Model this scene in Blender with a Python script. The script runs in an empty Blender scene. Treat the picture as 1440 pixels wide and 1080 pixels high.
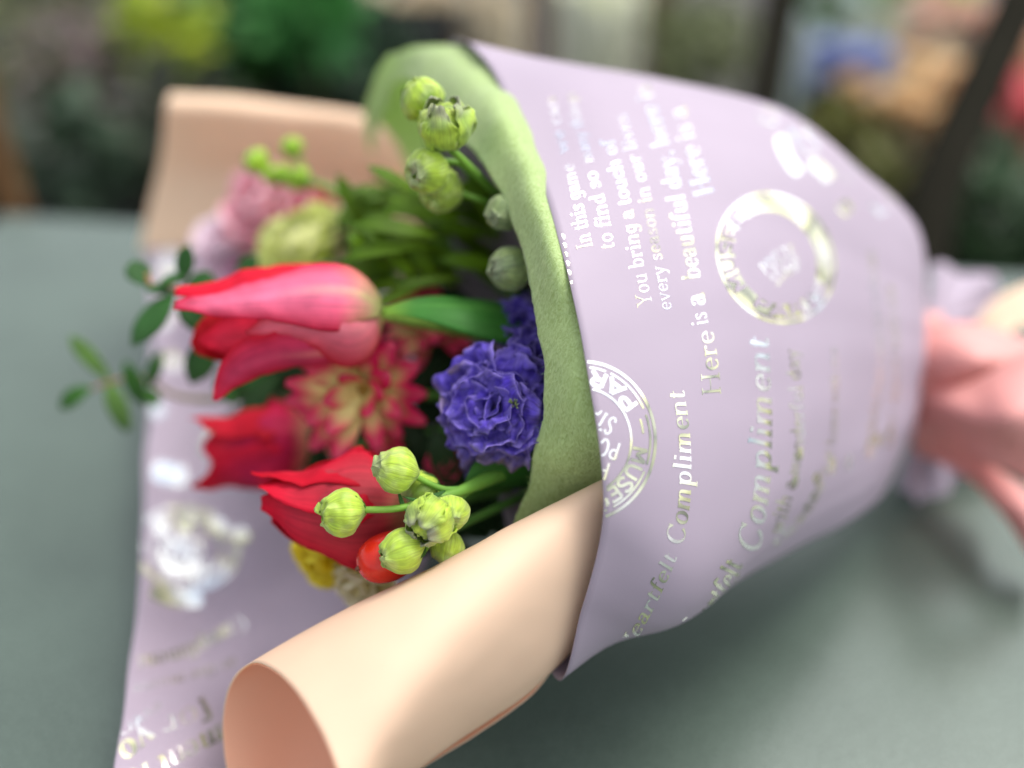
import bpy, math, random
from mathutils import Vector, Matrix, noise
from mathutils.bvhtree import BVHTree
R = math.radians
rnd = random.Random(7)
scene = bpy.context.scene

# ------------------------------------------------------------------ camera, world, sun, exposure
CAM_H = 0.35; PITCH = R(35.0)
FWD = Vector((0, math.cos(PITCH), -math.sin(PITCH)))
UP = Vector((0, math.sin(PITCH), math.cos(PITCH)))
RT = Vector((1, 0, 0))
EYE = Vector((0, 0, CAM_H))
cam = bpy.data.cameras.new("camera"); camo = bpy.data.objects.new("camera", cam)
scene.collection.objects.link(camo); scene.camera = camo
camo.location = EYE; camo.rotation_euler = (R(90) - PITCH, 0, 0)
cam.lens = 35; cam.sensor_width = 36; cam.clip_start = 0.01; cam.clip_end = 400
cam.dof.use_dof = True; cam.dof.focus_distance = 0.322; cam.dof.aperture_fstop = 2.0

SUN_EL = 64; SUN_AZ = 62          # azimuth from +Y (ahead of the camera), negative = to the left
w = bpy.data.worlds.new("World"); scene.world = w; w.use_nodes = True
wn = w.node_tree.nodes; wl = w.node_tree.links
bg = wn["Background"]
sky = wn.new("ShaderNodeTexSky"); sky.sky_type = 'NISHITA'; sky.sun_disc = False
sky.sun_elevation = R(SUN_EL); sky.sun_rotation = R(SUN_AZ)
sky.dust_density = 4.0; sky.air_density = 1.0; sky.ozone_density = 1.0
hs = wn.new("ShaderNodeHueSaturation"); hs.inputs['Saturation'].default_value = 0.30
wl.new(sky.outputs[0], hs.inputs['Color']); wl.new(hs.outputs[0], bg.inputs[0])
bg.inputs[1].default_value = 0.15
sl = bpy.data.lights.new("sun", 'SUN'); slo = bpy.data.objects.new("sun", sl)
scene.collection.objects.link(slo)
sd = Vector((math.sin(R(SUN_AZ)) * math.cos(R(SUN_EL)), math.cos(R(SUN_AZ)) * math.cos(R(SUN_EL)), math.sin(R(SUN_EL))))
slo.rotation_euler = sd.to_track_quat('Z', 'Y').to_euler()
sl.energy = 0.5; sl.angle = R(18); sl.color = (1.0, 0.96, 0.90)
vs = scene.view_settings
vs.view_transform = 'Standard'; vs.look = 'None'; vs.gamma = 1; vs.use_curve_mapping = False; vs.exposure = 1.08

# ------------------------------------------------------------------ helpers
def P(px, py, d):
    return EYE + FWD * d + RT * ((px - 720) / 1400 * d) + UP * ((540 - py) / 1400 * d)
def V(r, u, t):
    return (RT * r + UP * u - FWD * t).normalized()
def tag(o, label=None, cat=None, group=None, kind=None):
    if label: o['label'] = label
    if cat: o['category'] = cat
    if group: o['group'] = group
    if kind: o['kind'] = kind
    return o
def root(name, loc, label, cat, group=None):
    o = bpy.data.objects.new(name, None); o.empty_display_size = 0.01
    o.location = loc; scene.collection.objects.link(o)
    return tag(o, label, cat, group)
def cat1(a, b, c, d, t):
    return 0.5 * ((2 * b) + (c - a) * t + (2 * a - 5 * b + 4 * c - d) * t * t + (3 * b - a - 3 * c + d) * t * t * t)
def spl(pts, t):
    n = len(pts) - 1
    x = max(0.0, min(1.0, t)) * n; i = min(int(x), n - 1); f = x - i
    b, c = pts[i], pts[i + 1]
    a = pts[i - 1] if i > 0 else b * 2 - c
    d = pts[i + 2] if i + 2 <= n else c * 2 - b
    return cat1(a, b, c, d, f)
def lerp(a, b, t): return a + (b - a) * t
def mixc(a, b, t):
    t = max(0, min(1, t)); return tuple(a[i] + (b[i] - a[i]) * t for i in range(3))
def sm(a, b, x):
    t = max(0, min(1, (x - a) / (b - a))); return t * t * (3 - 2 * t)

class MB:
    def __init__(s): s.v = []; s.f = []; s.c = []; s.uv = []
    def add(s, p, c=(1, 1, 1), uv=(0, 0)):
        s.v.append(Vector(p)); s.c.append(c); s.uv.append(uv); return len(s.v) - 1
    def grid(s, fn, nu, nv, close_u=False):
        """fn(a,b)->(pos,col,uv) a,b in 0..1"""
        i0 = len(s.v)
        for j in range(nv + 1):
            for i in range(nu + (0 if close_u else 1)):
                p, c, uv = fn(i / nu, j / nv); s.add(p, c, uv)
        W = nu + (0 if close_u else 1)
        for j in range(nv):
            for i in range(nu):
                i2 = (i + 1) % W
                s.f.append((i0 + j * W + i, i0 + j * W + i2, i0 + (j + 1) * W + i2, i0 + (j + 1) * W + i))
    def tube(s, pts, rad, c0=(.1, .3, .05), c1=None, n=10, seg=24):
        c1 = c1 or c0
        prev = None; i0 = len(s.v)
        for k in range(seg + 1):
            t = k / seg; p = spl(pts, t); q = spl(pts, min(1, t + .01)) - spl(pts, max(0, t - .01)); q.normalize()
            ref = prev if prev is not None else (Vector((0, 0, 1)) if abs(q.z) < .9 else Vector((1, 0, 0)))
            a = (ref - q * ref.dot(q)).normalized(); b = q.cross(a); prev = a
            r = spl(rad, t) if isinstance(rad, (list, tuple)) else rad
            for i in range(n):
                th = 2 * math.pi * i / n
                s.add(p + a * math.cos(th) * r + b * math.sin(th) * r, mixc(c0, c1, t), (i / n, t))
        for k in range(seg):
            for i in range(n):
                i2 = (i + 1) % n
                s.f.append((i0 + k * n + i, i0 + k * n + i2, i0 + (k + 1) * n + i2, i0 + (k + 1) * n + i))
        s.f.append(tuple(i0 + i for i in range(n - 1, -1, -1)))
        s.f.append(tuple(i0 + seg * n + i for i in range(n)))
    def blade(s, pts, wid, nrm, k=0.0, ns=16, nw=8, ruf=0.0, rfreq=120.0, col=None, seed=0.0, crease=0.0, rufb=0.0):
        """pts: centre line; wid: half widths; nrm: face normal(s); k: curvature (1/m) bending edges away from the normal"""
        i0 = len(s.v)
        for a in range(ns + 1):
            t = a / ns; c = spl(pts, t)
            q = (spl(pts, min(1, t + .02)) - spl(pts, max(0, t - .02))).normalized()
            n = spl(nrm, t) if isinstance(nrm, list) else nrm
            side = q.cross(n).normalized(); n2 = side.cross(q).normalized()
            wv = max(0.00002, spl(wid, t))
            for b in range(nw + 1):
                j = b / nw * 2 - 1
                x = wv * j
                p = c + side * x - n2 * (k * x * x) + n2 * crease * wv * abs(j)
                if ruf:
                    e = (abs(j) ** 2) * 0.7 + t * t * .6 + rufb
                    nv = noise.noise_vector(p * rfreq + Vector((seed * 7.3, seed * 3.1, seed)))
                    nv = nv + noise.noise_vector(p * rfreq * 2.9) * .38
                    p = p + (n2 * nv.x * 1.4 + side * nv.y * .4 + q * nv.z * .5) * ruf * min(1, e) * min(1, t * 4)
                cc = col(t, j, p) if col else (1, 1, 1)
                s.add(p, cc, (j * .5 + .5, t))
        W = nw + 1
        for a in range(ns):
            for b in range(nw):
                s.f.append((i0 + a * W + b, i0 + a * W + b + 1, i0 + (a + 1) * W + b + 1, i0 + (a + 1) * W + b))
    def ball(s, c, r, col=(1, 1, 1), nu=14, nv=9, amp=0.0, fr=60, ax=Vector((0, 0, 1)), sq=1.0):
        ax = ax.normalized(); a1 = ax.orthogonal().normalized(); b1 = ax.cross(a1)
        def fn(a, b):
            th = b * math.pi; ph = a * 2 * math.pi
            d = (a1 * math.cos(ph) + b1 * math.sin(ph)) * math.sin(th) + ax * math.cos(th) * sq
            p = c + d * r
            if amp: p = p + d * (noise.noise(p * fr) * amp)
            cc = col(d, p) if callable(col) else col
            return p, cc, (a, b)
        s.grid(fn, nu, nv, True)
    def box(s, c, hx, hy, hz, col=(1, 1, 1), rot=None):
        M = rot or Matrix.Identity(3); i0 = len(s.v)
        for dz in (-1, 1):
            for dx, dy in ((-1, -1), (1, -1), (1, 1), (-1, 1)):
                s.add(c + M @ Vector((dx * hx, dy * hy, dz * hz)), col)
        for f in ((3, 2, 1, 0), (4, 5, 6, 7), (0, 1, 5, 4), (1, 2, 6, 5), (2, 3, 7, 6), (3, 0, 4, 7)):
            s.f.append(tuple(i0 + i for i in f))
    def obj(s, name, mat, parent=None, smooth=True, thick=0.0, bevel=0.0, subsurf=0, off=0.0):
        o0 = Vector(parent.location) if parent is not None and parent.type == 'EMPTY' else Vector((0, 0, 0))
        if parent is not None and parent.parent is not None: o0 = Vector(parent.parent.location)
        me = bpy.data.meshes.new(name)
        me.from_pydata([tuple(v - o0) for v in s.v], [], s.f)
        at = me.color_attributes.new("Col", 'FLOAT_COLOR', 'POINT')
        at.data.foreach_set('color', [x for c in s.c for x in (c[0], c[1], c[2], 1.0)])
        ul = me.uv_layers.new(name="UVMap")
        for l in me.loops: ul.data[l.index].uv = s.uv[l.vertex_index]
        if smooth: me.polygons.foreach_set('use_smooth', [True] * len(me.polygons))
        me.materials.append(mat); me.update()
        o = bpy.data.objects.new(name, me); scene.collection.objects.link(o)
        if parent is not None: o.parent = parent
        if thick:
            m = o.modifiers.new("s", 'SOLIDIFY'); m.thickness = thick; m.offset = off
        if bevel:
            m = o.modifiers.new("b", 'BEVEL'); m.width = bevel; m.segments = 2
        if subsurf:
            m = o.modifiers.new("ss", 'SUBSURF'); m.levels = subsurf; m.render_levels = subsurf
        return o
def copy_tree(o, parent=None):
    c = o.copy(); scene.collection.objects.link(c); c.parent = parent
    for ch in list(o.children): copy_tree(ch, c)
    return c

# ------------------------------------------------------------------ materials
def newmat(name):
    m = bpy.data.materials.new(name); m.use_nodes = True
    nt = m.node_tree; return m, nt, nt.nodes, nt.links, nt.nodes["Principled BSDF"]
def mat_vc(name, rough=.5, transl=0.0, streak=0.0, bump=0.0, bscale=800, spec=.4, sheen=0.0, tcol=1.0, vary=.15, vscale=90, sss=0.0):
    """surface coloured by its own colour attribute, with streaks along the blade and noise"""
    m, nt, N, L, b = newmat(name)
    at = N.new("ShaderNodeAttribute"); at.attribute_name = "Col"
    tc = N.new("ShaderNodeTexCoord")
    col = at.outputs['Color']
    nz = N.new("ShaderNodeTexNoise"); nz.inputs['Scale'].default_value = vscale; nz.inputs['Detail'].default_value = 5
    L.new(tc.outputs['Object'], nz.inputs['Vector'])
    mr = N.new("ShaderNodeMapRange"); mr.inputs[1].default_value = .3; mr.inputs[2].default_value = .7
    mr.inputs[3].default_value = 1 - vary; mr.inputs[4].default_value = 1 + vary
    L.new(nz.outputs[0], mr.inputs[0])
    vm = N.new("ShaderNodeVectorMath"); vm.operation = 'SCALE'
    L.new(col, vm.inputs[0]); L.new(mr.outputs[0], vm.inputs['Scale']); col = vm.outputs[0]
    h = nz.outputs[0]
    if streak:
        mp = N.new("ShaderNodeMapping"); mp.inputs['Scale'].default_value = (34, 1.6, 1)
        L.new(tc.outputs['UV'], mp.inputs[0])
        n2 = N.new("ShaderNodeTexNoise"); n2.inputs['Scale'].default_value = 1.0; n2.inputs['Detail'].default_value = 4; n2.inputs['Distortion'].default_value = .4
        L.new(mp.outputs[0], n2.inputs['Vector'])
        m2 = N.new("ShaderNodeMapRange"); m2.inputs[1].default_value = .3; m2.inputs[2].default_value = .7
        m2.inputs[3].default_value = 1 - streak; m2.inputs[4].default_value = 1 + streak
        L.new(n2.outputs[0], m2.inputs[0])
        v2 = N.new("ShaderNodeVectorMath"); v2.operation = 'SCALE'
        L.new(col, v2.inputs[0]); L.new(m2.outputs[0], v2.inputs['Scale']); col = v2.outputs[0]
        h = n2.outputs[0]
    L.new(col, b.inputs['Base Color']); b.inputs['Roughness'].default_value = rough
    b.inputs['Specular IOR Level'].default_value = spec
    if sheen: b.inputs['Sheen Weight'].default_value = sheen; b.inputs['Sheen Roughness'].default_value = .5
    if bump:
        bp = N.new("ShaderNodeBump"); bp.inputs['Strength'].default_value = .6; bp.inputs['Distance'].default_value = bump
        if not streak:
            n3 = N.new("ShaderNodeTexNoise"); n3.inputs['Scale'].default_value = bscale; n3.inputs['Detail'].default_value = 6
            L.new(tc.outputs['Object'], n3.inputs['Vector']); h = n3.outputs[0]
        L.new(h, bp.inputs['Height']); L.new(bp.outputs[0], b.inputs['Normal'])
    if transl:
        tr = N.new("ShaderNodeBsdfTranslucent"); L.new(col, tr.inputs['Color'])
        mx = N.new("ShaderNodeMixShader"); mx.inputs[0].default_value = transl
        L.new(b.outputs[0], mx.inputs[1]); L.new(tr.outputs[0], mx.inputs[2])
        L.new(mx.outputs[0], N["Material Output"].inputs[0])
    return m
def mat_paper(name, c, rough=.55, transl=.15, spec=.35, grain=.03, sheen=0.0):
    m, nt, N, L, b = newmat(name)
    tc = N.new("ShaderNodeTexCoord")
    n1 = N.new("ShaderNodeTexNoise"); n1.inputs['Scale'].default_value = 14; n1.inputs['Detail'].default_value = 6
    n2 = N.new("ShaderNodeTexNoise"); n2.inputs['Scale'].default_value = 1400; n2.inputs['Detail'].default_value = 3
    for n in (n1, n2): L.new(tc.outputs['Object'], n.inputs['Vector'])
    r = N.new("ShaderNodeValToRGB"); r.color_ramp.elements[0].position = .3; r.color_ramp.elements[1].position = .7
    r.color_ramp.elements[0].color = (*[x * (1 - grain) for x in c], 1); r.color_ramp.elements[1].color = (*[min(1, x * (1 + grain)) for x in c], 1)
    L.new(n1.outputs[0], r.inputs[0]); L.new(r.outputs[0], b.inputs['Base Color'])
    b.inputs['Roughness'].default_value = rough; b.inputs['Specular IOR Level'].default_value = spec
    if sheen: b.inputs['Sheen Weight'].default_value = sheen
    bp = N.new("ShaderNodeBump"); bp.inputs['Strength'].default_value = .25; bp.inputs['Distance'].default_value = .0001
    L.new(n2.outputs[0], bp.inputs['Height']); L.new(bp.outputs[0], b.inputs['Normal'])
    if transl:
        tr = N.new("ShaderNodeBsdfTranslucent"); L.new(r.outputs[0], tr.inputs['Color'])
        mx = N.new("ShaderNodeMixShader"); mx.inputs[0].default_value = transl
        L.new(b.outputs[0], mx.inputs[1]); L.new(tr.outputs[0], mx.inputs[2])
        L.new(mx.outputs[0], N["Material Output"].inputs[0])
    return m
def mat_foil():
    m, nt, N, L, b = newmat("pearl_foil")
    tc = N.new("ShaderNodeTexCoord")
    n1 = N.new("ShaderNodeTexNoise"); n1.inputs['Scale'].default_value = 28; n1.inputs['Detail'].default_value = 1
    L.new(tc.outputs['Object'], n1.inputs['Vector'])
    r = N.new("ShaderNodeValToRGB"); e = r.color_ramp.elements
    e[0].position = .30; e[0].color = (.60, .70, .80, 1); e[1].position = .72; e[1].color = (.80, .79, .78, 1)
    for p, c in ((.42, (.80, .82, .80)), (.49, (.86, .85, .84)), (.54, (.80, .79, .46)), (.59, (.26, .27, .22)), (.64, (.72, .73, .52))):
        x = e.new(p); x.color = (*c, 1)
    L.new(n1.outputs[0], r.inputs[0]); L.new(r.outputs[0], b.inputs['Base Color'])
    b.inputs['Metallic'].default_value = .72; b.inputs['Roughness'].default_value = .26
    n2 = N.new("ShaderNodeTexNoise"); n2.inputs['Scale'].default_value = 55; n2.inputs['Detail'].default_value = 2
    L.new(tc.outputs['Object'], n2.inputs['Vector'])
    bp = N.new("ShaderNodeBump"); bp.inputs['Strength'].default_value = 1.0; bp.inputs['Distance'].default_value = .0016
    L.new(n2.outputs[0], bp.inputs['Height']); L.new(bp.outputs[0], b.inputs['Normal'])
    return m
def mat_felt():
    m, nt, N, L, b = newmat("green_felt")
    tc = N.new("ShaderNodeTexCoord")
    mp = N.new("ShaderNodeMapping"); mp.inputs['Scale'].default_value = (900, 900, 350); mp.inputs['Rotation'].default_value = (.5, .6, .4)
    L.new(tc.outputs['Object'], mp.inputs[0])
    n1 = N.new("ShaderNodeTexNoise"); n1.inputs['Scale'].default_value = 1; n1.inputs['Detail'].default_value = 7; n1.inputs['Distortion'].default_value = 1.4
    L.new(mp.outputs[0], n1.inputs['Vector'])
    r = N.new("ShaderNodeValToRGB"); e = r.color_ramp.elements
    e[0].position = .28; e[0].color = (.46, .61, .21, 1); e[1].position = .72; e[1].color = (.74, .90, .46, 1)
    L.new(n1.outputs[0], r.inputs[0]); L.new(r.outputs[0], b.inputs['Base Color'])
    b.inputs['Roughness'].default_value = .95; b.inputs['Specular IOR Level'].default_value = .1
    b.inputs['Sheen Weight'].default_value = .5
    bp = N.new("ShaderNodeBump"); bp.inputs['Strength'].default_value = .8; bp.inputs['Distance'].default_value = .0005
    L.new(n1.outputs[0], bp.inputs['Height']); L.new(bp.outputs[0], b.inputs['Normal'])
    tr = N.new("ShaderNodeBsdfTranslucent"); L.new(r.outputs[0], tr.inputs['Color'])
    mx = N.new("ShaderNodeMixShader"); mx.inputs[0].default_value = .42
    L.new(b.outputs[0], mx.inputs[1]); L.new(tr.outputs[0], mx.inputs[2])
    L.new(mx.outputs[0], N["Material Output"].inputs[0])
    return m
def mat_table():
    m, nt, N, L, b = newmat("table_enamel")
    tc = N.new("ShaderNodeTexCoord")
    n1 = N.new("ShaderNodeTexNoise"); n1.inputs['Scale'].default_value = 650; n1.inputs['Detail'].default_value = 4
    n2 = N.new("ShaderNodeTexNoise"); n2.inputs['Scale'].default_value = 7; n2.inputs['Detail'].default_value = 8; n2.inputs['Roughness'].default_value = .65
    for n in (n1, n2): L.new(tc.outputs['Object'], n.inputs['Vector'])
    r = N.new("ShaderNodeValToRGB"); e = r.color_ramp.elements
    e[0].position = .30; e[0].color = (.050, .074, .058, 1); e[1].position = .72; e[1].color = (.130, .172, .142, 1)
    L.new(n1.outputs[0], r.inputs[0])
    r2 = N.new("ShaderNodeMapRange"); r2.inputs[1].default_value = .3; r2.inputs[2].default_value = .7; r2.inputs[3].default_value = .82; r2.inputs[4].default_value = 1.15
    L.new(n2.outputs[0], r2.inputs[0])
    v = N.new("ShaderNodeVectorMath"); v.operation = 'SCALE'; L.new(r.outputs[0], v.inputs[0]); L.new(r2.outputs[0], v.inputs['Scale'])
    L.new(v.outputs[0], b.inputs['Base Color'])
    r3 = N.new("ShaderNodeMapRange"); r3.inputs[3].default_value = .16; r3.inputs[4].default_value = .30
    L.new(n2.outputs[0], r3.inputs[0]); L.new(r3.outputs[0], b.inputs['Roughness'])
    b.inputs['Specular IOR Level'].default_value = .6; b.inputs['Metallic'].default_value = .15
    bp = N.new("ShaderNodeBump"); bp.inputs['Strength'].default_value = .5; bp.inputs['Distance'].default_value = .0003
    L.new(n1.outputs[0], bp.inputs['Height']); L.new(bp.outputs[0], b.inputs['Normal'])
    return m
def mat_plain(name, c, rough=.6, metal=0, c2=None, scale=8, spec=.4):
    m, nt, N, L, b = newmat(name)
    tc = N.new("ShaderNodeTexCoord")
    n1 = N.new("ShaderNodeTexNoise"); n1.inputs['Scale'].default_value = scale; n1.inputs['Detail'].default_value = 6
    L.new(tc.outputs['Object'], n1.inputs['Vector'])
    r = N.new("ShaderNodeValToRGB"); e = r.color_ramp.elements; e[0].position = .3; e[1].position = .7
    e[0].color = (*c, 1); e[1].color = (*(c2 or [x * 1.4 for x in c]), 1)
    L.new(n1.outputs[0], r.inputs[0]); L.new(r.outputs[0], b.inputs['Base Color'])
    b.inputs['Roughness'].default_value = rough; b.inputs['Metallic'].default_value = metal
    b.inputs['Specular IOR Level'].default_value = spec
    return m
M_lilac = mat_paper("lilac_paper", (.42, .350, .425), rough=.55, transl=.12, grain=.035)
M_peach = mat_paper("peach_paper", (.99, .80, .61), rough=.68, transl=.42, grain=.02, spec=.2)
M_ribbon = mat_paper("salmon_ribbon", (.88, .43, .39), rough=.4, transl=.25, grain=.05)
M_foil = mat_foil(); M_felt = mat_felt(); M_table = mat_table()
M_petal = mat_vc("petal", .6, .34, .14, .0002, vary=.10, spec=.2, vscale=120)
M_violet = mat_vc("violet_petal", .6, .22, .30, .0004, vary=.25, spec=.2, sheen=.1, vscale=260)
M_leaf = mat_vc("leaf", .5, .2, .16, .00015, vary=.15, spec=.22)
M_bud = mat_vc("bud", .5, .12, .28, .0003, vary=.14, vscale=300, sheen=.2)
M_stem = mat_vc("stem", .5, 0, 0, .0001, vary=.15)
M_bgp = mat_vc("garden_foliage", .6, .2, 0, 0, vary=.2, vscale=20)
M_berry = mat_plain("berry_skin", (.50, .012, .008), .22, 0, (.70, .035, .012), 120)

# ------------------------------------------------------------------ the setting
g = MB()
g.grid(lambda a, b: (Vector((lerp(-60, 60, a), lerp(-40, 90, b), -.78)), (1, 1, 1), (a, b)), 4, 4)
ground = g.obj("ground", mat_plain("dark_paving", (.035, .033, .030), .8, 0, (.075, .07, .062), 5))
tag(ground, "dark grey paving under and beyond the table", kind='structure')

def tbl(px, py):
    yn = (540 - py) / 1400
    return P(px, py, CAM_H / (math.sin(PITCH) - yn * math.cos(PITCH)))
tA = tbl(4, 300); tB = tbl(1440, 385)
dirx = (tB - tA).normalized(); perp = Vector((dirx.y, -dirx.x, 0))
tr_ = root("table", (0.3, .2, -.78), "grey green enamelled table the bouquet lies on", "table")
t = MB()
tc_ = tA + dirx * 1.0 + perp * .75
ang = math.atan2(dirx.y, dirx.x)
Rz = Matrix.Rotation(ang, 3, 'Z')
t.box(tc_ + Vector((0, 0, -.012)), 1.0, .75, .012, rot=Rz)
t.obj("table_top", M_table, tr_, smooth=False, bevel=.003)
M_frame = mat_plain("dark_metal", (.014, .013, .009), .9, 0, spec=.05)
t = MB(); t.box(tc_ + Vector((0, 0, -.045)), .95, .70, .02, rot=Rz); t.obj("table_frame", M_frame, tr_, smooth=False)
for sx in (-1, 1):
    for sy in (-1, 1):
        t = MB(); t.box(tc_ + Rz @ Vector((sx * .92, sy * .67, -.4225)), .022, .022, .3575, rot=Rz); t.obj("leg", M_frame, tr_, smooth=False)

# ------------------------------------------------------------------ wrapping papers
def patch(grid, nu, nv, close=False, nz=0.0, fr=18):
    """grid: rows of Vectors -> MB"""
    mb = MB()
    def fn(a, b):
        rows = [spl(r, a) for r in grid]
        p = spl(rows, b)
        if nz: p = p + noise.noise_vector(p * fr) * nz
        return p, (1, 1, 1), (a, b)
    mb.grid(fn, nu, nv)
    return mb
def bvh(mb): return BVHTree.FromPolygons([tuple(v) for v in mb.v], mb.f)

# (T, F, B) = top silhouette, front bulge, bottom silhouette for each ring of the cone
rim = [(658, 60, .415), (704, 122, .385), (765, 275, .338), (811, 440, .313), (841, 620, .306), (845, 730, .309), (822, 840, .318), (785, 957, .342)]
cols = [((790, 88, .425), (955, 505, .325), (892, 869, .365)),
        ((930, 112, .440), (1065, 485, .350), (1004, 808, .395)),
        ((1098, 156, .460), (1160, 480, .385), (1113, 755, .425)),
        ((1200, 232, .480), (1236, 485, .425), (1192, 722, .450)),
        ((1278, 308, .497), (1292, 488, .462), (1240, 682, .478)),
        ((1290, 400, .520), (1300, 500, .500), (1272, 610, .512)),
        ((1310, 440, .545), (1318, 500, .530), (1300, 560, .540))]
rings = []
r0 = [P(*q) for q in rim]
r0 = [spl(r0, i / 8) for i in range(9)]
# the back half of the rim, resting on the table
back = []
T, B = r0[0], r0[-1]; C = (T + B) / 2; F = r0[5]
for i in range(1, 8):
    th = math.pi + math.pi * i / 8
    p = C + (T - C) * math.cos(th) - (F - C) * -math.sin(th) * .9
    p.z = max(p.z, .003); back.append(p)
rings.append(r0 + back + [r0[0]])
for (T, F, B) in cols:
    T, F, B = P(*T), P(*F), P(*B); C = (T + B) / 2; bv = F - C
    ring = []
    for i in range(17):
        th = 2 * math.pi * i / 16
        kk = 1.0 if i <= 8 else .9
        p = C + (T - C) * math.cos(th) + bv * math.sin(th) * kk
        p.z = max(p.z, .003); ring.append(p)
    rings.append(ring)
cone = patch(rings, 160, 90, nz=.0012, fr=22)
for i, v in enumerate(cone.v):      # soft dents and pleats running towards the tie
    a_, b_ = cone.uv[i]
    c_ = sum((spl(r, b_) for r in [[rg_[0] for rg_ in rings], [rg_[8] for rg_ in rings]]), Vector()) / 2
    n_ = noise.noise(Vector((math.cos(a_ * 6.283) * 2.6, math.sin(a_ * 6.283) * 2.6, b_ * 1.2))) + .45 * noise.noise(Vector((math.cos(a_ * 6.283) * 7, math.sin(a_ * 6.283) * 7, b_ * 1.6 + 5)))
    cone.v[i] = v + (v - c_).normalized() * n_ * (.0006 + .0042 * b_ ** 1.5)
wrap = root("wrapping_paper", P(1000, 600, .5) * 1.0, "lilac printed paper sheet rolled into a cone round the flowers", "wrapping paper")
cone.obj("paper_cone", M_lilac, wrap, thick=.0004, off=0)
BV_cone = bvh(cone)

# lower-left sheet (printed face up) whose far side stands up and folds over as the peach flap
gridL = [
    [P(150, 1230, .336), P(250, 1230, .342), P(350, 1220, .356), P(450, 1200, .362)],
    [P(163, 1075, .351), P(260, 1060, .362), P(360, 1030, .388), P(470, 1000, .402)],
    [P(190, 860, .418), P(300, 880, .425), P(430, 880, .420), P(570, 850, .400)],
    [P(205, 620, .505), P(330, 640, .505), P(480, 690, .480), P(640, 700, .44)],
    [P(213, 480, .565), P(330, 490, .565), P(480, 520, .55), P(660, 560, .49)],
    [P(207, 350, .615), P(320, 350, .615), P(450, 380, .60), P(660, 430, .54)],
]
sheetL = patch(gridL, 60, 120, nz=.0016, fr=25)
back_root = root("wrapping_paper", P(300, 600, .53), "lower wrapping sheet, lilac print up, with its far side folded up as a peach flap", "wrapping paper")
tag(sheetL.obj("printed_sheet", M_lilac, back_root, thick=.0004))
BV_sheet = bvh(sheetL)
gridP = [
    [P(197, 352, .618), P(320, 356, .617), P(450, 376, .602), P(640, 410, .55)],
    [P(208, 300, .612), P(330, 310, .61), P(460, 320, .60), P(630, 340, .555)],
    [P(220, 245, .602), P(340, 250, .60), P(470, 262, .59), P(620, 270, .55)],
    [P(229, 195, .585), P(345, 205, .582), P(475, 220, .575), P(600, 235, .54)],
    [P(234, 150, .570), P(350, 157, .568), P(480, 172, .562), P(590, 196, .54)],
    [P(243, 130, .580), P(355, 139, .578), P(482, 156, .572), P(592, 178, .55)],
    [P(262, 150, .610), P(360, 160, .605), P(485, 180, .60), P(590, 200, .565)],
    [P(280, 240, .640), P(370, 240, .635), P(490, 260, .62), P(590, 280, .58)],
]
flap = patch(gridP, 50, 100, nz=.0012, fr=25)
tag(flap.obj("folded_flap", M_peach, back_root, thick=.0004), "peach side of the sheet folded over behind the flowers")

# peach roll in front
rollr = [((900, 645, .345), (885, 790, .330), (806, 915, .350)),
         ((845, 672, .335), (812, 800, .316), (742, 985, .345)),
         ((680, 757, .335), (676, 890, .297), (603, 1082, .345)),
         ((500, 846, .335), (565, 1000, .282), (478, 1168, .340)),
         ((350, 926, .335), (488, 1100, .272), (452, 1250, .325))]
rg = []
for (T, F, B) in rollr:
    T, F, B = P(*T), P(*F), P(*B); C = (T + B) / 2; bv = F - C
    bb = -bv * .8 - FWD * (.022 * len(rg) / 4)
    ring = []
    for i in range(29):
        th = -math.pi + .35 + math.pi * 2 * i / 28 * 1.05
        sn = math.sin(th)
        sc = 1.0 - .10 * (i / 28)
        p = C + (T - C) * math.cos(th) * sc + (bv * sn * sc if sn > 0 else bb * -sn * sc)
        p.z = max(p.z, .004); ring.append(p)
    rg.append(ring)
roll = patch(rg, 140, 90, nz=.0011, fr=24)
roll.v = [v + noise.noise_vector(v * 90) * .00022 for v in roll.v]
inner = MB(); inner.f = list(roll.f); inner.uv = list(roll.uv); inner.c = list(roll.c)  # inner face of the roll, bounced light put into its salmon colour
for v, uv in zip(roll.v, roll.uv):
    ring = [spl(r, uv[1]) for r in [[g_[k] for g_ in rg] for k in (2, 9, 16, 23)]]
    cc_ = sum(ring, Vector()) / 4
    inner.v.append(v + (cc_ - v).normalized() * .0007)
rr = root("wrapping_paper", P(620, 950, .33), "peach paper sheet curled into an open roll along the front edge", "wrapping paper")
roll.obj("curled_edge", M_peach, rr, thick=.0004)
tag(inner.obj("inner_face", mat_paper("inside_bounce_tint", (.93, .50, .33), rough=.6, transl=.1, grain=.03), rr), "inside of the curled peach paper, tinted deeper salmon for the light bouncing within")

# green felt liner
lin = [((828, 800, .350), (800, 745, .352), (690, 800, .358)),
       ((856, 690, .342), (800, 700, .345), (733, 716, .350)),
       ((852, 620, .318), (806, 625, .324), (752, 645, .338)),
       ((842, 540, .3135), (808, 545, .3150), (769, 560, .327)),
       ((822, 440, .3185), (796, 448, .3190), (759, 462, .329)),
       ((797, 340, .3280), (770, 350, .3240), (735, 365, .338)),
       ((764, 230, .3520), (738, 242, .3430), (703, 270, .352)),
       ((733, 150, .3760), (702, 165, .3640), (662, 208, .372)),
       ((700, 100, .4020), (662, 122, .3920), (622, 175, .402)),
       ((652, 68, .4250), (615, 80, .4250), (588, 122, .430)),
       ((590, 72, .4450), (570, 76, .4500), (560, 112, .458)),
       ((540, 84, .4650), (538, 100, .4700), (540, 150, .480)),
       ((515, 150, .4950), (512, 165, .5000), (520, 220, .520))]
lg = [[P(*a), P(*b), P(*c)] for a, b, c in lin]
liner = patch(lg, 26, 150, nz=.0014, fr=60)
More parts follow.
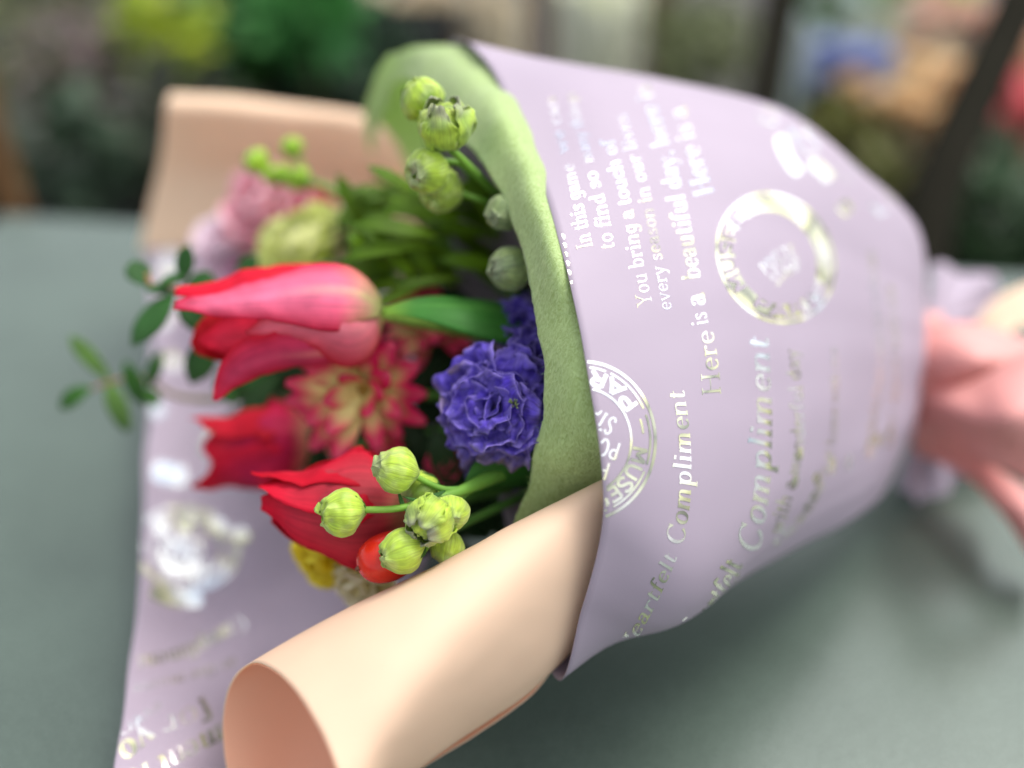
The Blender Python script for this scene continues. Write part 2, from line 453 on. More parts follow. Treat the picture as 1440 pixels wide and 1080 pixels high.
# ragged cut on the inner edge
for i, v in enumerate(liner.v):
    if liner.uv[i][0] > .99: liner.v[i] = v + noise.noise_vector(v * 1500) * .00035
lr = root("liner_felt", P(760, 700, .36), "soft green felt sheet lining the mouth of the paper cone", "felt sheet")
liner.obj("felt_band", M_felt, lr, thick=.0005)
# the far side of the liner behind the flowers
lf = patch([[P(515, 150, .50), P(560, 210, .52), P(600, 330, .55)],
            [P(545, 84, .475), P(600, 150, .50), P(680, 300, .52)],
            [P(600, 68, .45), P(650, 130, .47), P(730, 260, .49)],
            [P(656, 66, .43), P(700, 120, .44), P(770, 230, .46)]], 24, 30, nz=.002, fr=40)
lf.obj("felt_back", M_felt, lr, thick=.0009)
# loose fibres on the cut edge
fb = MB()
for i in range(170):
    t_ = rnd.uniform(.1, .68)
    row = [spl(r, 1.0) for r in lg]; p = spl(row, t_)
    d = V(rnd.uniform(-1, .3), rnd.uniform(-1, 1), rnd.uniform(-.2, .8)); ln = rnd.uniform(.0006, .0018)
    q = p + d * ln + V(rnd.uniform(-1, 1), rnd.uniform(-1, 1), 0) * ln * .5
    fb.tube([p, (p + q) / 2 + V(0, 1, 0) * ln * .2, q], .00003, (.4, .6, .2), n=4, seg=4)
tag(fb.obj("felt_fibres", M_stem, lr), kind='stuff')

# ------------------------------------------------------------------ foil print (own serif stroke alphabet)
def full(cx, cy, rx, ry): return ('a', cx, cy, rx, ry, 90, 450)
G = {
 'a': (.46, [full(.20, .135, .12, .125), ('p', [(.07, .37), (.16, .45), (.28, .43), (.32, .32), (.32, .10), (.37, .01), (.44, .04)])]),
 'b': (.52, [('p', [(.11, .74), (.11, .02)]), ('h', .02, .11, .73), full(.28, .23, .15, .22)]),
 'c': (.44, [('a', .24, .23, .16, .22, 40, 315), ('d', .34, .36)]),
 'd': (.53, [full(.23, .23, .15, .22), ('p', [(.39, .74), (.39, .01)]), ('h', .30, .39, .73), ('h', .39, .48, .01)]),
 'e': (.46, [('a', .24, .23, .16, .22, 0, 318), ('h', .09, .39, .25)]),
 'f': (.33, [('p', [(.13, 0), (.13, .52), (.18, .70), (.29, .71)]), ('h', .03, .27, .45), ('h', .04, .24, .01), ('d', .30, .67)]),
 'g': (.50, [full(.22, .25, .14, .20), ('p', [(.38, .45), (.38, -.04), (.32, -.20), (.18, -.22), (.08, -.15)])]),
 'h': (.56, [('p', [(.11, .74), (.11, 0)]), ('p', [(.11, .28), (.20, .42), (.34, .43), (.41, .32), (.41, 0)]), ('h', .03, .20, .01), ('h', .33, .50, .01), ('h', .02, .11, .73)]),
 'i': (.28, [('p', [(.13, .45), (.13, 0)]), ('h', .04, .23, .01), ('h', .04, .13, .44), ('d', .13, .64)]),
 'k': (.54, [('p', [(.11, .74), (.11, 0)]), ('p', [(.40, .45), (.14, .22)]), ('p', [(.20, .27), (.42, 0)]), ('h', .03, .2, .01), ('h', .34, .5, .01)]),
 'l': (.27, [('p', [(.13, .74), (.13, 0)]), ('h', .04, .23, .01), ('h', .04, .13, .73)]),
 'm': (.82, [('p', [(.11, .45), (.11, 0)]), ('p', [(.11, .28), (.19, .42), (.31, .43), (.37, .32), (.37, 0)]), ('p', [(.37, .28), (.45, .42), (.57, .43), (.63, .32), (.63, 0)]), ('h', .03, .19, .01), ('h', .30, .44, .01), ('h', .56, .72, .01), ('h', .03, .11, .44)]),
 'n': (.56, [('p', [(.11, .45), (.11, 0)]), ('p', [(.11, .28), (.20, .42), (.34, .43), (.41, .32), (.41, 0)]), ('h', .03, .20, .01), ('h', .33, .50, .01), ('h', .03, .11, .44)]),
 'o': (.49, [full(.24, .23, .165, .22)]),
 'p': (.53, [('p', [(.12, .45), (.12, -.24)]), full(.29, .23, .15, .22), ('h', .03, .12, .44), ('h', .04, .22, -.23)]),
 'r': (.40, [('p', [(.12, .45), (.12, 0)]), ('p', [(.12, .28), (.20, .41), (.32, .43)]), ('d', .33, .39), ('h', .03, .23, .01), ('h', .03, .12, .44)]),
 's': (.40, [('p', [(.33, .36), (.26, .44), (.14, .43), (.09, .33), (.20, .25), (.31, .16), (.27, .03), (.14, .01), (.06, .10)])]),
 't': (.34, [('p', [(.14, .60), (.14, .10), (.20, .01), (.30, .05)]), ('h', .04, .28, .45)]),
 'u': (.56, [('p', [(.12, .45), (.12, .13), (.20, .02), (.32, .03), (.40, .16)]), ('p', [(.40, .45), (.40, 0)]), ('h', .03, .12, .44), ('h', .31, .40, .44), ('h', .40, .50, .01)]),
 'v': (.50, [('p', [(.08, .45), (.25, 0)]), ('n', [(.25, 0), (.40, .45)]), ('h', .01, .17, .44), ('h', .33, .48, .44)]),
 'w': (.74, [('p', [(.08, .45), (.22, 0)]), ('n', [(.22, 0), (.36, .45)]), ('p', [(.36, .45), (.50, 0)]), ('n', [(.50, 0), (.64, .45)]), ('h', .01, .17, .44), ('h', .56, .72, .44)]),
 'y': (.50, [('p', [(.08, .45), (.26, .02)]), ('n', [(.41, .45), (.24, -.08), (.14, -.22), (.05, -.2)]), ('h', .01, .17, .44), ('h', .33, .49, .44)]),
 ',': (.22, [('d', .1, .03), ('n', [(.12, .02), (.06, -.12)])]), '.': (.22, [('d', .1, .04)]), ' ': (.26, []), "'": (.18, [('n', [(.1, .74), (.06, .58)])]),
 'H': (.78, [('p', [(.15, .7), (.15, 0)]), ('p', [(.61, .7), (.61, 0)]), ('h', .15, .61, .36), ('h', .05, .26, .01), ('h', .05, .26, .69), ('h', .50, .72, .01), ('h', .50, .72, .69)]),
 'C': (.68, [('a', .35, .35, .27, .35, 38, 322), ('n', [(.57, .70), (.57, .52)])]),
 'Y': (.68, [('p', [(.10, .7), (.34, .33)]), ('n', [(.34, .33), (.56, .7)]), ('p', [(.34, .33), (.34, 0)]), ('h', .01, .22, .69), ('h', .46, .66, .69), ('h', .23, .46, .01)]),
 'I': (.36, [('p', [(.18, .7), (.18, 0)]), ('h', .06, .30, .01), ('h', .06, .30, .69)]),
 'T': (.64, [('p', [(.32, .7), (.32, 0)]), ('h', .04, .60, .69), ('h', .21, .43, .01)]),
 'W': (.96, [('p', [(.1, .7), (.28, 0)]), ('n', [(.28, 0), (.47, .7)]), ('p', [(.47, .7), (.65, 0)]), ('n', [(.65, 0), (.84, .7)]), ('h', .01, .22, .69), ('h', .75, .94, .69)]),
 'P': (.56, [('p', [(.1, 0), (.1, .7)]), ('p', [(.1, .69), (.32, .69), (.44, .60), (.44, .45), (.32, .35), (.1, .35)])]),
 'A': (.62, [('p', [(.04, 0), (.29, .7)]), ('p', [(.29, .7), (.56, 0)]), ('h', .14, .46, .22)]),
 'R': (.60, [('p', [(.1, 0), (.1, .7)]), ('p', [(.1, .69), (.32, .69), (.44, .60), (.44, .46), (.32, .37), (.1, .37)]), ('p', [(.28, .37), (.50, 0)])]),
 'S': (.54, [('p', [(.45, .58), (.36, .69), (.17, .69), (.08, .54), (.20, .40), (.36, .31), (.46, .16), (.36, .01), (.16, .01), (.06, .14)])]),
 'M': (.76, [('p', [(.1, 0), (.1, .7)]), ('p', [(.1, .7), (.36, .22)]), ('p', [(.36, .22), (.62, .7)]), ('p', [(.62, .7), (.62, 0)])]),
 'U': (.66, [('p', [(.1, .7), (.1, .2), (.2, .01), (.42, .01), (.52, .2), (.52, .7)])]),
 'E': (.54, [('p', [(.1, 0), (.1, .7)]), ('h', .1, .46, .02), ('h', .1, .40, .35), ('h', .1, .46, .68)]),
 'O': (.64, [full(.31, .35, .22, .34)]),
 '-': (.9, [('h', .12, .78, .35)]),
}
def strokes(ch):
    out = []
    for s in G[ch][1]:
        if s[0] in 'pn':
            pts = [Vector((x, y)) for x, y in s[1]]
            n = 2 if len(pts) == 2 else len(pts) * 4
            if len(pts) == 2: n = 6
            out.append((s[0], [spl(pts, i / n) for i in range(n + 1)]))
        elif s[0] == 'a':
            _, cx, cy, rx, ry, a0, a1 = s; n = 22
            out.append(('p', [Vector((cx + rx * math.cos(R(lerp(a0, a1, i / n))), cy + ry * math.sin(R(lerp(a0, a1, i / n))))) for i in range(n + 1)]))
        elif s[0] == 'h': out.append(('h', [Vector((lerp(s[1], s[2], i / 3), s[3])) for i in range(4)]))
        elif s[0] == 'd':
            out.append(('d', [Vector((s[1], s[2] - .045)), Vector((s[1], s[2])), Vector((s[1], s[2] + .045))]))
    return out
def put(mb, pix, bvt, lift):
    """pixel position in the photograph -> point on the real paper surface"""
    d = (P(pix.x, pix.y, 1) - EYE).normalized()
    loc, nor, idx, dist = bvt.ray_cast(EYE, d)
    if loc is None: return None
    if nor.dot(d) > 0: nor = -nor
    if abs(nor.dot(d)) < .06: return None
    return loc + nor * lift
layer = [0]
def ribbon2d(mb, pl, wid, bvt, extra=0.0):
    """pl: pixel polyline, wid: half widths in px"""
    layer[0] += 1; lift = .00025 + extra + (layer[0] % 9) * .000012
    prev = None
    for i, p in enumerate(pl):
        a = pl[max(0, i - 1)]; b = pl[min(len(pl) - 1, i + 1)]
        d = (b - a); d = d.normalized() if d.length > 0 else Vector((1, 0))
        nn = Vector((-d.y, d.x)) * wid[i]
        q1, q2 = put(mb, p + nn, bvt, lift), put(mb, p - nn, bvt, lift)
        if q1 is None or q2 is None: prev = None; continue
        i1 = mb.add(q1); i2 = mb.add(q2)
        if prev and (q1 - mb.v[prev[0]]).length < .02: mb.f.append((prev[0], prev[1], i2, i1))
        prev = (i1, i2)
def write(text, path, size, bvt, parent, thick=.06, thin=.018, shear=0.0, mono=False, label=None, mat=None, flip=False, name="foil_lettering", end=None):
    """text along a pixel path; size = px per em (number, or [start, end]); letter tops lie left of the direction of travel"""
    pts = [Vector(p) for p in path]
    N_ = 200; pol = [spl(pts, i / N_) for i in range(N_ + 1)]
    ac = [0]
    for i in range(N_): ac.append(ac[-1] + (pol[i + 1] - pol[i]).length)
    def at(s):
        import bisect
        i = max(0, min(N_ - 1, bisect.bisect(ac, s) - 1)); f = (s - ac[i]) / max(1e-6, ac[i + 1] - ac[i])
        return pol[i].lerp(pol[i + 1], f), (pol[i + 1] - pol[i]).normalized()
    adv = sum(G[c][0] for c in text)
    s0, s1 = size if isinstance(size, (list, tuple)) else (size, size)
    hs_ = ac[-1] / adv          # px per em along the line, so the line fills its path
    mb = MB(); x = 0
    for ch in text:
        for kind, pl in strokes(ch):
            out = []; wd = []
            for i, q in enumerate(pl):
                X = x + q.x + shear * q.y; s = X * hs_; f = s / ac[-1]; vs_ = lerp(s0, s1, max(0, min(1, f)))
                c, d = at(s); up = Vector((d.y, -d.x))
                if flip: up = -up
                out.append(c + up * q.y * vs_)
                a = pl[max(0, i - 1)]; b = pl[min(len(pl) - 1, i + 1)]; dd = b - a
                sn = abs(dd.y) / max(1e-6, dd.length)
                if mono: h = thick / 2
                elif kind == 'h': h = thin / 2
                elif kind == 'n': h = thin / 2 * 1.2
                elif kind == 'd': h = thick * .62
                else: h = (thin + (thick - thin) * sn ** 1.6) / 2
                wd.append(h * (vs_ * .5 + hs_ * .5))
            ribbon2d(mb, out, wd, bvt)
        x += G[ch][0]
    if not mb.f: return None
    o = mb.obj(name, mat or M_foil, parent, smooth=False)
    if label: o['label'] = label
    return o

W = lambda *a, **k: write(*a, bvt=BV_cone, parent=wrap, **k)
W("Heartfelt", [(880, 925), (912, 868), (938, 815), (952, 782)], (26, 28), thick=.12, thin=.03, shear=.12)
W("Compliment", [(960, 768), (970, 700), (970, 620), (961, 548)], (36, 34), thick=.13, thin=.035, shear=.12)
W("Heartfelt", [(960, 905), (1000, 868), (1030, 825), (1044, 792)], (36, 38), thick=.13, thin=.04, shear=.1)
W("Compliment", [(1066, 780), (1080, 690), (1084, 590), (1079, 474)], (46, 42), thick=.12, thin=.035, shear=.18)
W("Here", [(1013, 556), (1010, 520), (1006, 490), (1001, 463)], (37, 36), thick=.09, thin=.03)
W("is", [(995, 456), (992, 438)], 34, thick=.09, thin=.03)
W("a", [(992, 428), (988, 411)], 40, thick=.16, thin=.04)
W("beautiful day, here is", [(985, 392), (962, 280), (940, 200), (912, 118)], (36, 34), thick=.095, thin=.028, shear=.1)
W("Here is a", [(1003, 272), (985, 220), (962, 150)], (38, 36), thick=.095, thin=.03, shear=.1)
W("You bring a touch of", [(917, 430), (900, 350), (884, 275), (862, 195)], (30, 27), thick=.07, thin=.028, shear=.06)
W("every season in our lives", [(944, 436), (930, 360), (910, 260), (880, 160)], (26, 26), thick=.06, thin=.025, shear=.06)
W("In this game", [(833, 348), (822, 300), (806, 230)], (32, 26), thick=.07, thin=.03)
W("we can", [(800, 215), (788, 170), (780, 135)], (24, 22), thick=.06, thin=.03)
W("to find so", [(864, 350), (852, 290), (838, 240)], (30, 27), thick=.06, thin=.026, shear=.06)
W("many things", [(835, 228), (822, 185), (808, 130)], (25, 22), thick=.06, thin=.026, shear=.06)
W("with a wonderful day", [(1098, 752), (1128, 640), (1128, 560), (1120, 490)], (28, 26), thick=.09, thin=.04)
W("for you at home with me", [(1140, 720), (1170, 640), (1178, 560), (1176, 488)], (18, 17), thick=.08, thin=.04)
W("wonderful home your love is the sun", [(1222, 640), (1238, 560), (1240, 470), (1228, 350)], (19, 18), thick=.08, thin=.04)
W("your dance hold me", [(1250, 630), (1262, 550), (1262, 470), (1255, 400)], (17, 17), thick=.08, thin=.04)
W("at this sweet time", [(1090, 768), (1130, 730), (1160, 680)], (19, 18), thick=.09, thin=.04)

for (x, y, l_) in ((1122, 640, 9), (1116, 676, 9), (1146, 672, 8), (1168, 656, 12), (1192, 650, 11), (1222, 632, 13), (1232, 618, 9), (1250, 612, 14)):
    mb = MB(); ribbon2d(mb, [Vector((x, y + l_)), Vector((x + 1, y)), Vector((x + 3, y - l_))], [2.5, 5, 2.5], BV_cone)
    if mb.f: mb.obj("foil_speck", M_foil, wrap)
def ell(mb, cx, cy, rx, ry, a0, a1, hw, bvt, tilt=0, n=60):
    pl = []
    for i in range(n + 1):
        a = R(lerp(a0, a1, i / n)); x = rx * math.cos(a); y = ry * math.sin(a)
        pl.append(Vector((cx + x * math.cos(tilt) - y * math.sin(tilt), cy + x * math.sin(tilt) + y * math.cos(tilt))))
    ribbon2d(mb, pl, [hw] * len(pl), bvt)
def stamp(cx, cy, rx, ry, tilt, bvt, parent, lab, inner=True, seg_top=(-172, -8)):
    def pt(r, a):
        x = rx * r * math.cos(R(a)); y = ry * r * math.sin(R(a))
        return (cx + x * math.cos(tilt) - y * math.sin(tilt), cy + x * math.sin(tilt) + y * math.cos(tilt))
    mb = MB()
    ell(mb, cx, cy, rx, ry, -180, 180, rx * .022, bvt, tilt, 120)
    for k in range(16):   # worn, broken second ring
        a = -180 + k * 22.5 + 2 * math.sin(k * 3)
        ell(mb, cx, cy, rx * .93, ry * .93, a, a + 20.5, rx * .016, bvt, tilt, 10)
    ell(mb, cx, cy, rx * .665, ry * .665, -180, 180, rx * .016, bvt, tilt, 100)
    o = mb.obj("foil_stamp", M_foil, parent, smooth=False); o['label'] = lab
    sz = rx * .25
    write("MUSEE", [pt(.70, a) for a in (5, 24, 42, 58, 78)], sz * 1.15, bvt, parent, thick=.15, mono=True, name="stamp_lettering")
    write("-", [pt(.76, a) for a in (-22, -13, -4)], sz * .9, bvt, parent, thick=.12, mono=True, name="stamp_lettering")
    write("PARIS", [pt(.90, a) for a in (-30, -50, -70, -90, -114)], sz * 1.15, bvt, parent, thick=.15, mono=True, name="stamp_lettering")
    write("-", [pt(.76, a) for a in (158, 170, 182)], sz * .9, bvt, parent, thick=.12, mono=True, name="stamp_lettering")
    if inner:
        write("POSTE", [pt(.52, 16), pt(.1, 110), pt(.60, 170)], rx * .34, bvt, parent, thick=.13, mono=True, name="stamp_lettering")
        write("STAMP", [pt(.44, -44), pt(.28, -100), pt(.55, -150)], rx * .40, bvt, parent, thick=.13, mono=True, name="stamp_lettering")
        write("PARIS", [pt(.46, 62), pt(.5, 100), pt(.62, 130)], rx * .36, bvt, parent, thick=.13, mono=True, name="stamp_lettering")
stamp(820, 620, 101, 111, 0, BV_cone, wrap, "half of a round foil postmark cut off by the rim of the cone", inner=False)
W("POS", [(873, 624), (853, 618), (831, 612)], 34, thick=.11, mono=True, name="stamp_lettering")
W("STAM", [(868, 591), (850, 581), (822, 562)], 34, thick=.11, mono=True, name="stamp_lettering")
W("PA", [(858, 652), (834, 645)], 34, thick=.11, mono=True, name="stamp_lettering")
mb = MB()          # the second postmark is printed solid, its letters left open
ell(mb, 1090, 363, 65, 78, -200, 170, 10, BV_cone, R(-28), 110)
o = mb.obj("foil_stamp", M_foil, wrap, smooth=False); o['label'] = "solid foil band of the round postmark with open lettering"
mb = MB(); ell(mb, 1090, 363, 79, 94, -180, 180, 2.2, BV_cone, R(-28), 120); mb.obj("foil_stamp", M_foil, wrap, smooth=False)
def ring_pt(r, a, cx=1090, cy=363, rx=78, ry=94, tl=R(-28)):
    x = rx * r * math.cos(R(a)); y = ry * r * math.sin(R(a))
    return (cx + x * math.cos(tl) - y * math.sin(tl), cy + x * math.sin(tl) + y * math.cos(tl))
LIFT_SAVE = layer[0]
def write_open(txt, path, size):
    global ribbon2d
    keep = ribbon2d
    ribbon2d = lambda m_, pl, wd, bv: keep(m_, pl, wd, bv, .00016)
    W(txt, path, size, thick=.15, mono=True, name="stamp_lettering", mat=M_lilac)
    ribbon2d = keep
write_open("MUSEE", [ring_pt(.73, a) for a in (165, 190, 215, 240, 262)], 24)
write_open("PARIS", [ring_pt(.91, a) for a in (150, 125, 100, 75, 50)], 24)
W("POSTE", [ring_pt(.34, 150), ring_pt(.12, 60), ring_pt(.40, 20)], 26, thick=.08, mono=True, name="stamp_lettering")
W("STAMP", [ring_pt(.44, 120), ring_pt(.34, 80), ring_pt(.48, 45)], 24, thick=.08, mono=True, name="stamp_lettering")
# thick foil blobs of a large print at the upper right shoulder
def blobs(quads, bvt, parent, lab):
    for q in quads:
        mb = MB(); pl = [Vector(p) for p in q[0]]
        pts = [spl(pl, i / 14) for i in range(15)]
        wd = [q[1] * min(1, .55 + 2.2 * min(i, 14 - i) / 7) for i in range(15)]
        ribbon2d(mb, pts, wd, bvt)
        if mb.f: tag(mb.obj("foil_patch", M_foil, parent), lab)
blobs([([(1066, 158), (1092, 172)], 10), ([(1112, 166), (1128, 195), (1146, 216)], 11), ([(1138, 228), (1155, 240), (1168, 254)], 10),
       ([(1095, 190), (1106, 220), (1124, 246)], 10), ([(1168, 208), (1186, 236), (1200, 252)], 10),
       ([(1180, 286), (1194, 300)], 10), ([(1232, 278), (1248, 296)], 14)], BV_cone, wrap, "large patch of white foil at the upper shoulder of the cone")
# foil dots cut by the rim
for k in range(7):
    mb = MB(); y = 330 + k * 12.5; x = 790 + k * 2.1
    ribbon2d(mb, [Vector((x, y)), Vector((x + 2.5, y + 3)), Vector((x + 3, y + 7))], [1.2, 2.2, 1.0], BV_cone)
    if mb.f: mb.obj("foil_speck", M_foil, wrap)

S_ = lambda *a, **k: write(*a, bvt=BV_sheet, parent=back_root, **k)
S_("pliment for you", [(352, 993), (270, 1040), (185, 1083), (80, 1130)], (44, 44), thick=.14, thin=.03, shear=.2)
S_("for", [(288, 978), (256, 1000), (226, 1012)], (44, 44), thick=.13, thin=.03, shear=.1)
S_("yo", [(206, 1016), (190, 1030), (163, 1052)], (50, 50), thick=.17, thin=.04, shear=.1)
S_("every", [(225, 985), (196, 1005), (160, 1035)], (22, 22), thick=.08, thin=.03, shear=.1)
S_("Compliment", [(340, 865), (290, 895), (240, 915), (190, 925)], (30, 30), thick=.14, thin=.04)
S_("at the musee", [(330, 925), (270, 945), (185, 965)], (20, 20), thick=.09, thin=.04)
stamp(262, 772, 74, 58, R(10), BV_sheet, back_root, "blurred round foil postmark on the lower left sheet", inner=True)
blobs([([(215, 660), (240, 668), (262, 672)], 14), ([(228, 728), (226, 755)], 11), ([(262, 728), (258, 752)], 10), ([(294, 735), (318, 742)], 8),
       ([(335, 742), (346, 764)], 9), ([(212, 830), (240, 840), (285, 846)], 12), ([(225, 790), (260, 800), (280, 795)], 9),
       ([(216, 585), (228, 570)], 9), ([(222, 460), (238, 440)], 10), ([(250, 395), (225, 375)], 10), ([(250, 520), (236, 500)], 9), ([(232, 355), (246, 372)], 9),
       ([(290, 640), (300, 610)], 9), ([(362, 545), (376, 562)], 10), ([(320, 600), (335, 580)], 8)], BV_sheet, back_root, "blurred patch of white foil on the lower left sheet")

# ------------------------------------------------------------------ tail and ribbon at the right
tail = MB()
def fan(mb, base, ends, n, wob, kk):
    cs = [base + (e - base) * .5 + Vector((0, 0, rnd.uniform(-.003, .006))) for e in ends]
    pleat = []
    nn = n
    def fn(a, b):
        e = spl(ends, a); s = spl(cs, a)
        p = spl([base + (e - base) * .08, s, e], b)
        p = p + V(0, .4, 1) * (math.sin(a * kk) * wob * b)
        return p, (1, 1, 1), (a, b)
    mb.grid(fn, nn, 16)
fan(tail, P(1300, 470, .515), [P(1310, 372, .56), P(1345, 378, .56), P(1395, 392, .57), P(1412, 425, .57), P(1420, 462, .58)], 60, .004, 16)
tail.obj("gathered_tail", M_lilac, wrap, thick=.0004)
tail2 = MB()
fan(tail2, P(1285, 590, .515), [P(1260, 690, .515), P(1300, 712, .52), P(1345, 712, .54), P(1400, 700, .55), P(1430, 640, .57)], 60, .005, 18)
tag(tail2.obj("gathered_tail", M_lilac, wrap, thick=.0004), "shaded lower end of the lilac paper under the ribbon")
blobs([], BV_cone, wrap, "")
rb = root("ribbon", P(1310, 520, .53), "salmon pink satin ribbon tied round the neck of the cone", "ribbon")
band = patch([[P(1290, 440, .50), P(1300, 500, .485), P(1290, 580, .495), P(1280, 640, .515)], [P(1325, 440, .51), P(1335, 500, .495), P(1325, 590, .50), P(1310, 640, .52)]], 20, 8)
band.obj("band", M_ribbon, rb, thick=.0005)
b1 = patch([[P(1288, 458, .50), P(1288, 505, .49), P(1292, 552, .495)],
            [P(1345, 448, .49), P(1350, 510, .47), P(1345, 560, .49)],
            [P(1410, 460, .49), P(1400, 515, .47), P(1390, 548, .50)],
            [P(1480, 500, .50), P(1470, 520, .50), P(1450, 545, .52)]], 24, 30, nz=.003, fr=40)
b1.obj("loop", M_ribbon, rb, thick=.0005)
b2 = patch([[P(1300, 545, .492), P(1300, 570, .488), P(1296, 600, .50)],
            [P(1360, 540, .47), P(1370, 590, .45), P(1350, 625, .48)],
            [P(1430, 500, .46), P(1440, 580, .43), P(1400, 660, .46)],
            [P(1520, 450, .46), P(1530, 600, .44), P(1490, 700, .46)]], 24, 30, nz=.003, fr=40)
b2.obj("loop", M_ribbon, rb, thick=.0005)
b3 = patch([[P(1296, 590, .495), P(1290, 610, .50), P(1282, 640, .515)],
            [P(1340, 620, .49), P(1335, 640, .50), P(1325, 650, .52)],
            [P(1400, 660, .48), P(1390, 690, .48), P(1385, 700, .50)],
            [P(1450, 700, .47), P(1440, 730, .46), P(1420, 740, .48)],
            [P(1500, 760, .46), P(1480, 800, .45), P(1460, 800, .47)]], 24, 40, nz=.003, fr=40)
b3.obj("ribbon_tail", M_ribbon, rb, thick=.0005)
b4 = patch([[P(1360, 470, .53), P(1380, 478, .52), P(1400, 485, .51)],
            [P(1395, 425, .54), P(1410, 440, .53), P(1430, 462, .52)],
            [P(1440, 400, .54), P(1445, 425, .53), P(1450, 460, .52)],
            [P(1500, 390, .54), P(1500, 430, .53), P(1500, 470, .52)]], 24, 30, nz=.002, fr=40)  # lit top of the salmon ribbon, its brightness put into a peach material
tag(b4.obj("loop", M_peach, rb, thick=.0005), "upper loop of the pink ribbon, its lit top coloured pale peach")
st = MB()
stems = root("cut_stems", P(1330, 650, .56), "brown cut ends of the flower stems under the ribbon", "flower stems")
for k in range(7):
    st = MB()
    a = P(1270 + k * 3, 560 + k * 8, .525 + .006 * (k % 3)); e = P(1385 + k * 9 - 30 * (k % 2), 655 + k * 7, .55 + .01 * (k % 3))
    e.z = max(e.z, .006); a.z = max(a.z, .008)
    st.tube([a, (a + e) / 2 + Vector((0, 0, .003)), e], .0028, (.10, .16, .05), (.26, .13, .05), seg=8)
    st.obj("stem", M_stem, stems)

# ------------------------------------------------------------------ plants in the bouquet
def stem_to(parent, a, b=None, r=.0022, c0=(.12, .30, .05), c1=(.07, .20, .03), sag=0, name="stem"):
    b = b or P(1000, 560, .43)
    m = MB(); mid = a.lerp(b, .5) + Vector((0, 0, sag)); q = a.lerp(b, .2) + Vector((0, 0, sag * .6))
    m.tube([a, q, mid, b], [r, r, r, r], c0, c1, seg=20); return m.obj(name, M_stem, parent)

RED = (.72, .006, .034); PINK = (.88, .13, .22); CRM = (.80, .66, .34); DRED = (.50, .002, .012)
def tulip(base, tip, rad, petals, label, kk=1.0, pink=1.0, seed=0, lean=None, group=None, body=(.5, .01, .05)):
    ax = tip - base; Ln = ax.length; ax = ax.normalized()
    cam_dir = (EYE - (base + tip) / 2).normalized()
    e1 = (cam_dir - ax * cam_dir.dot(ax)).normalized(); e2 = ax.cross(e1)
    if e2.dot(UP) < 0: e2 = -e2
    rt = root("tulip", base, label, "tulip", group)
    rs = [.0, .62, .93, 1.0, .92, .72, .55, .40]
    ws = [.22, .72, 1.02, 1.10, 1.0, .78, .48, .12]
    for n_, (phi, lf, fl, wf, rf, inner) in enumerate(petals):
        rd = e1 * math.cos(R(phi)) + e2 * math.sin(R(phi)); tw = -e1 * math.sin(R(phi)) + e2 * math.cos(R(phi))
        pts = []; ns_ = []
        for i in range(8):
            s = i / 7; f = sm(.55, 1.0, s)
            r = rad * rf * (rs[i] + fl * f * f)
            s2 = s * lf
            pts.append(base + ax * (Ln * s2) + rd * r + tw * rad * .10 * math.sin(s * 3 + n_) * f)
            ns_.append((rd + ax * (-.35 if i > 5 else 0)).normalized())
        def col(t, j, p, inner=inner, n_=n_):
            c = mixc(RED, PINK, pink * (1 - abs(j)) ** .8 * (1 - sm(.75, 1, t)) * 1.15)
            if not inner: c = mixc(c, body, .9 * (1 - abs(j) ** 2.5) * (1 - sm(.55, .9, t)) * sm(.0, .2, t))
            if inner: c = mixc(c, DRED, .45)
            c = mixc(c, CRM, .85 * (1 - sm(.0, .30, t + .08 * abs(j))) + .35 * pink * (1 - sm(0, .18, abs(j))) * (1 - sm(.2, .55, t)))
            return mixc(c, (.30, .42, .10), .6 * (1 - sm(0, .08, t)))
        m = MB()
        m.blade(pts, [x * rad * wf for x in ws], ns_, k=.62 / rad * kk, ns=36, nw=18, ruf=.0020, rfreq=85, col=col, seed=seed + n_ * 1.7)
        m.obj("petal", M_petal, rt, thick=.0003)
    return rt
# main tulip: phi 0 = facing the camera, 90 = up
t1 = root("tulip", P(537, 440, .369), "pink red tulip with cream base, upper one with the big leaf behind it", "tulip")
T1 = [
 ([(528, 440, .396), (440, 452, .400), (350, 462, .400), (300, 478, .398), (272, 490, .395)], [18, 46, 48, 34, 8], V(0, -.1, 1), DRED, RED, 0, 30),
 ([(528, 424, .392), (470, 398, .392), (405, 386, .390), (345, 396, .387), (300, 404, .385), (246, 408, .383)], [14, 32, 26, 23, 19, 7], V(0, .6, .8), RED, RED, 0, 30),
 ([(530, 450, .388), (450, 462, .386), (385, 466, .386), (330, 474, .386), (281, 478, .388)], [15, 42, 44, 34, 4], V(0, -.15, 1), RED, (.80, .05, .12), .5, 26),
 ([(532, 456, .388), (500, 488, .378), (440, 498, .374), (380, 503, .374), (335, 522, .376), (302, 562, .378)], [14, 48, 40, 33, 24, 3], V(0, -.75, .75), (.70, .006, .03), (.66, .06, .16), .9, 34),
 ([(535, 442, .384), (500, 462, .372), (450, 456, .367), (395, 455, .368), (345, 468, .372)], [12, 56, 38, 22, 3], V(.05, -.25, 1), RED, (.88, .20, .28), 1, 32),
 ([(537, 432, .382), (500, 412, .371), (440, 408, .366), (370, 417, .366), (305, 424, .368), (247, 430, .372)], [12, 46, 47, 30, 18, 6], V(.05, .35, 1), (.74, .01, .06), (.94, .21, .36), 1.15, 32)]
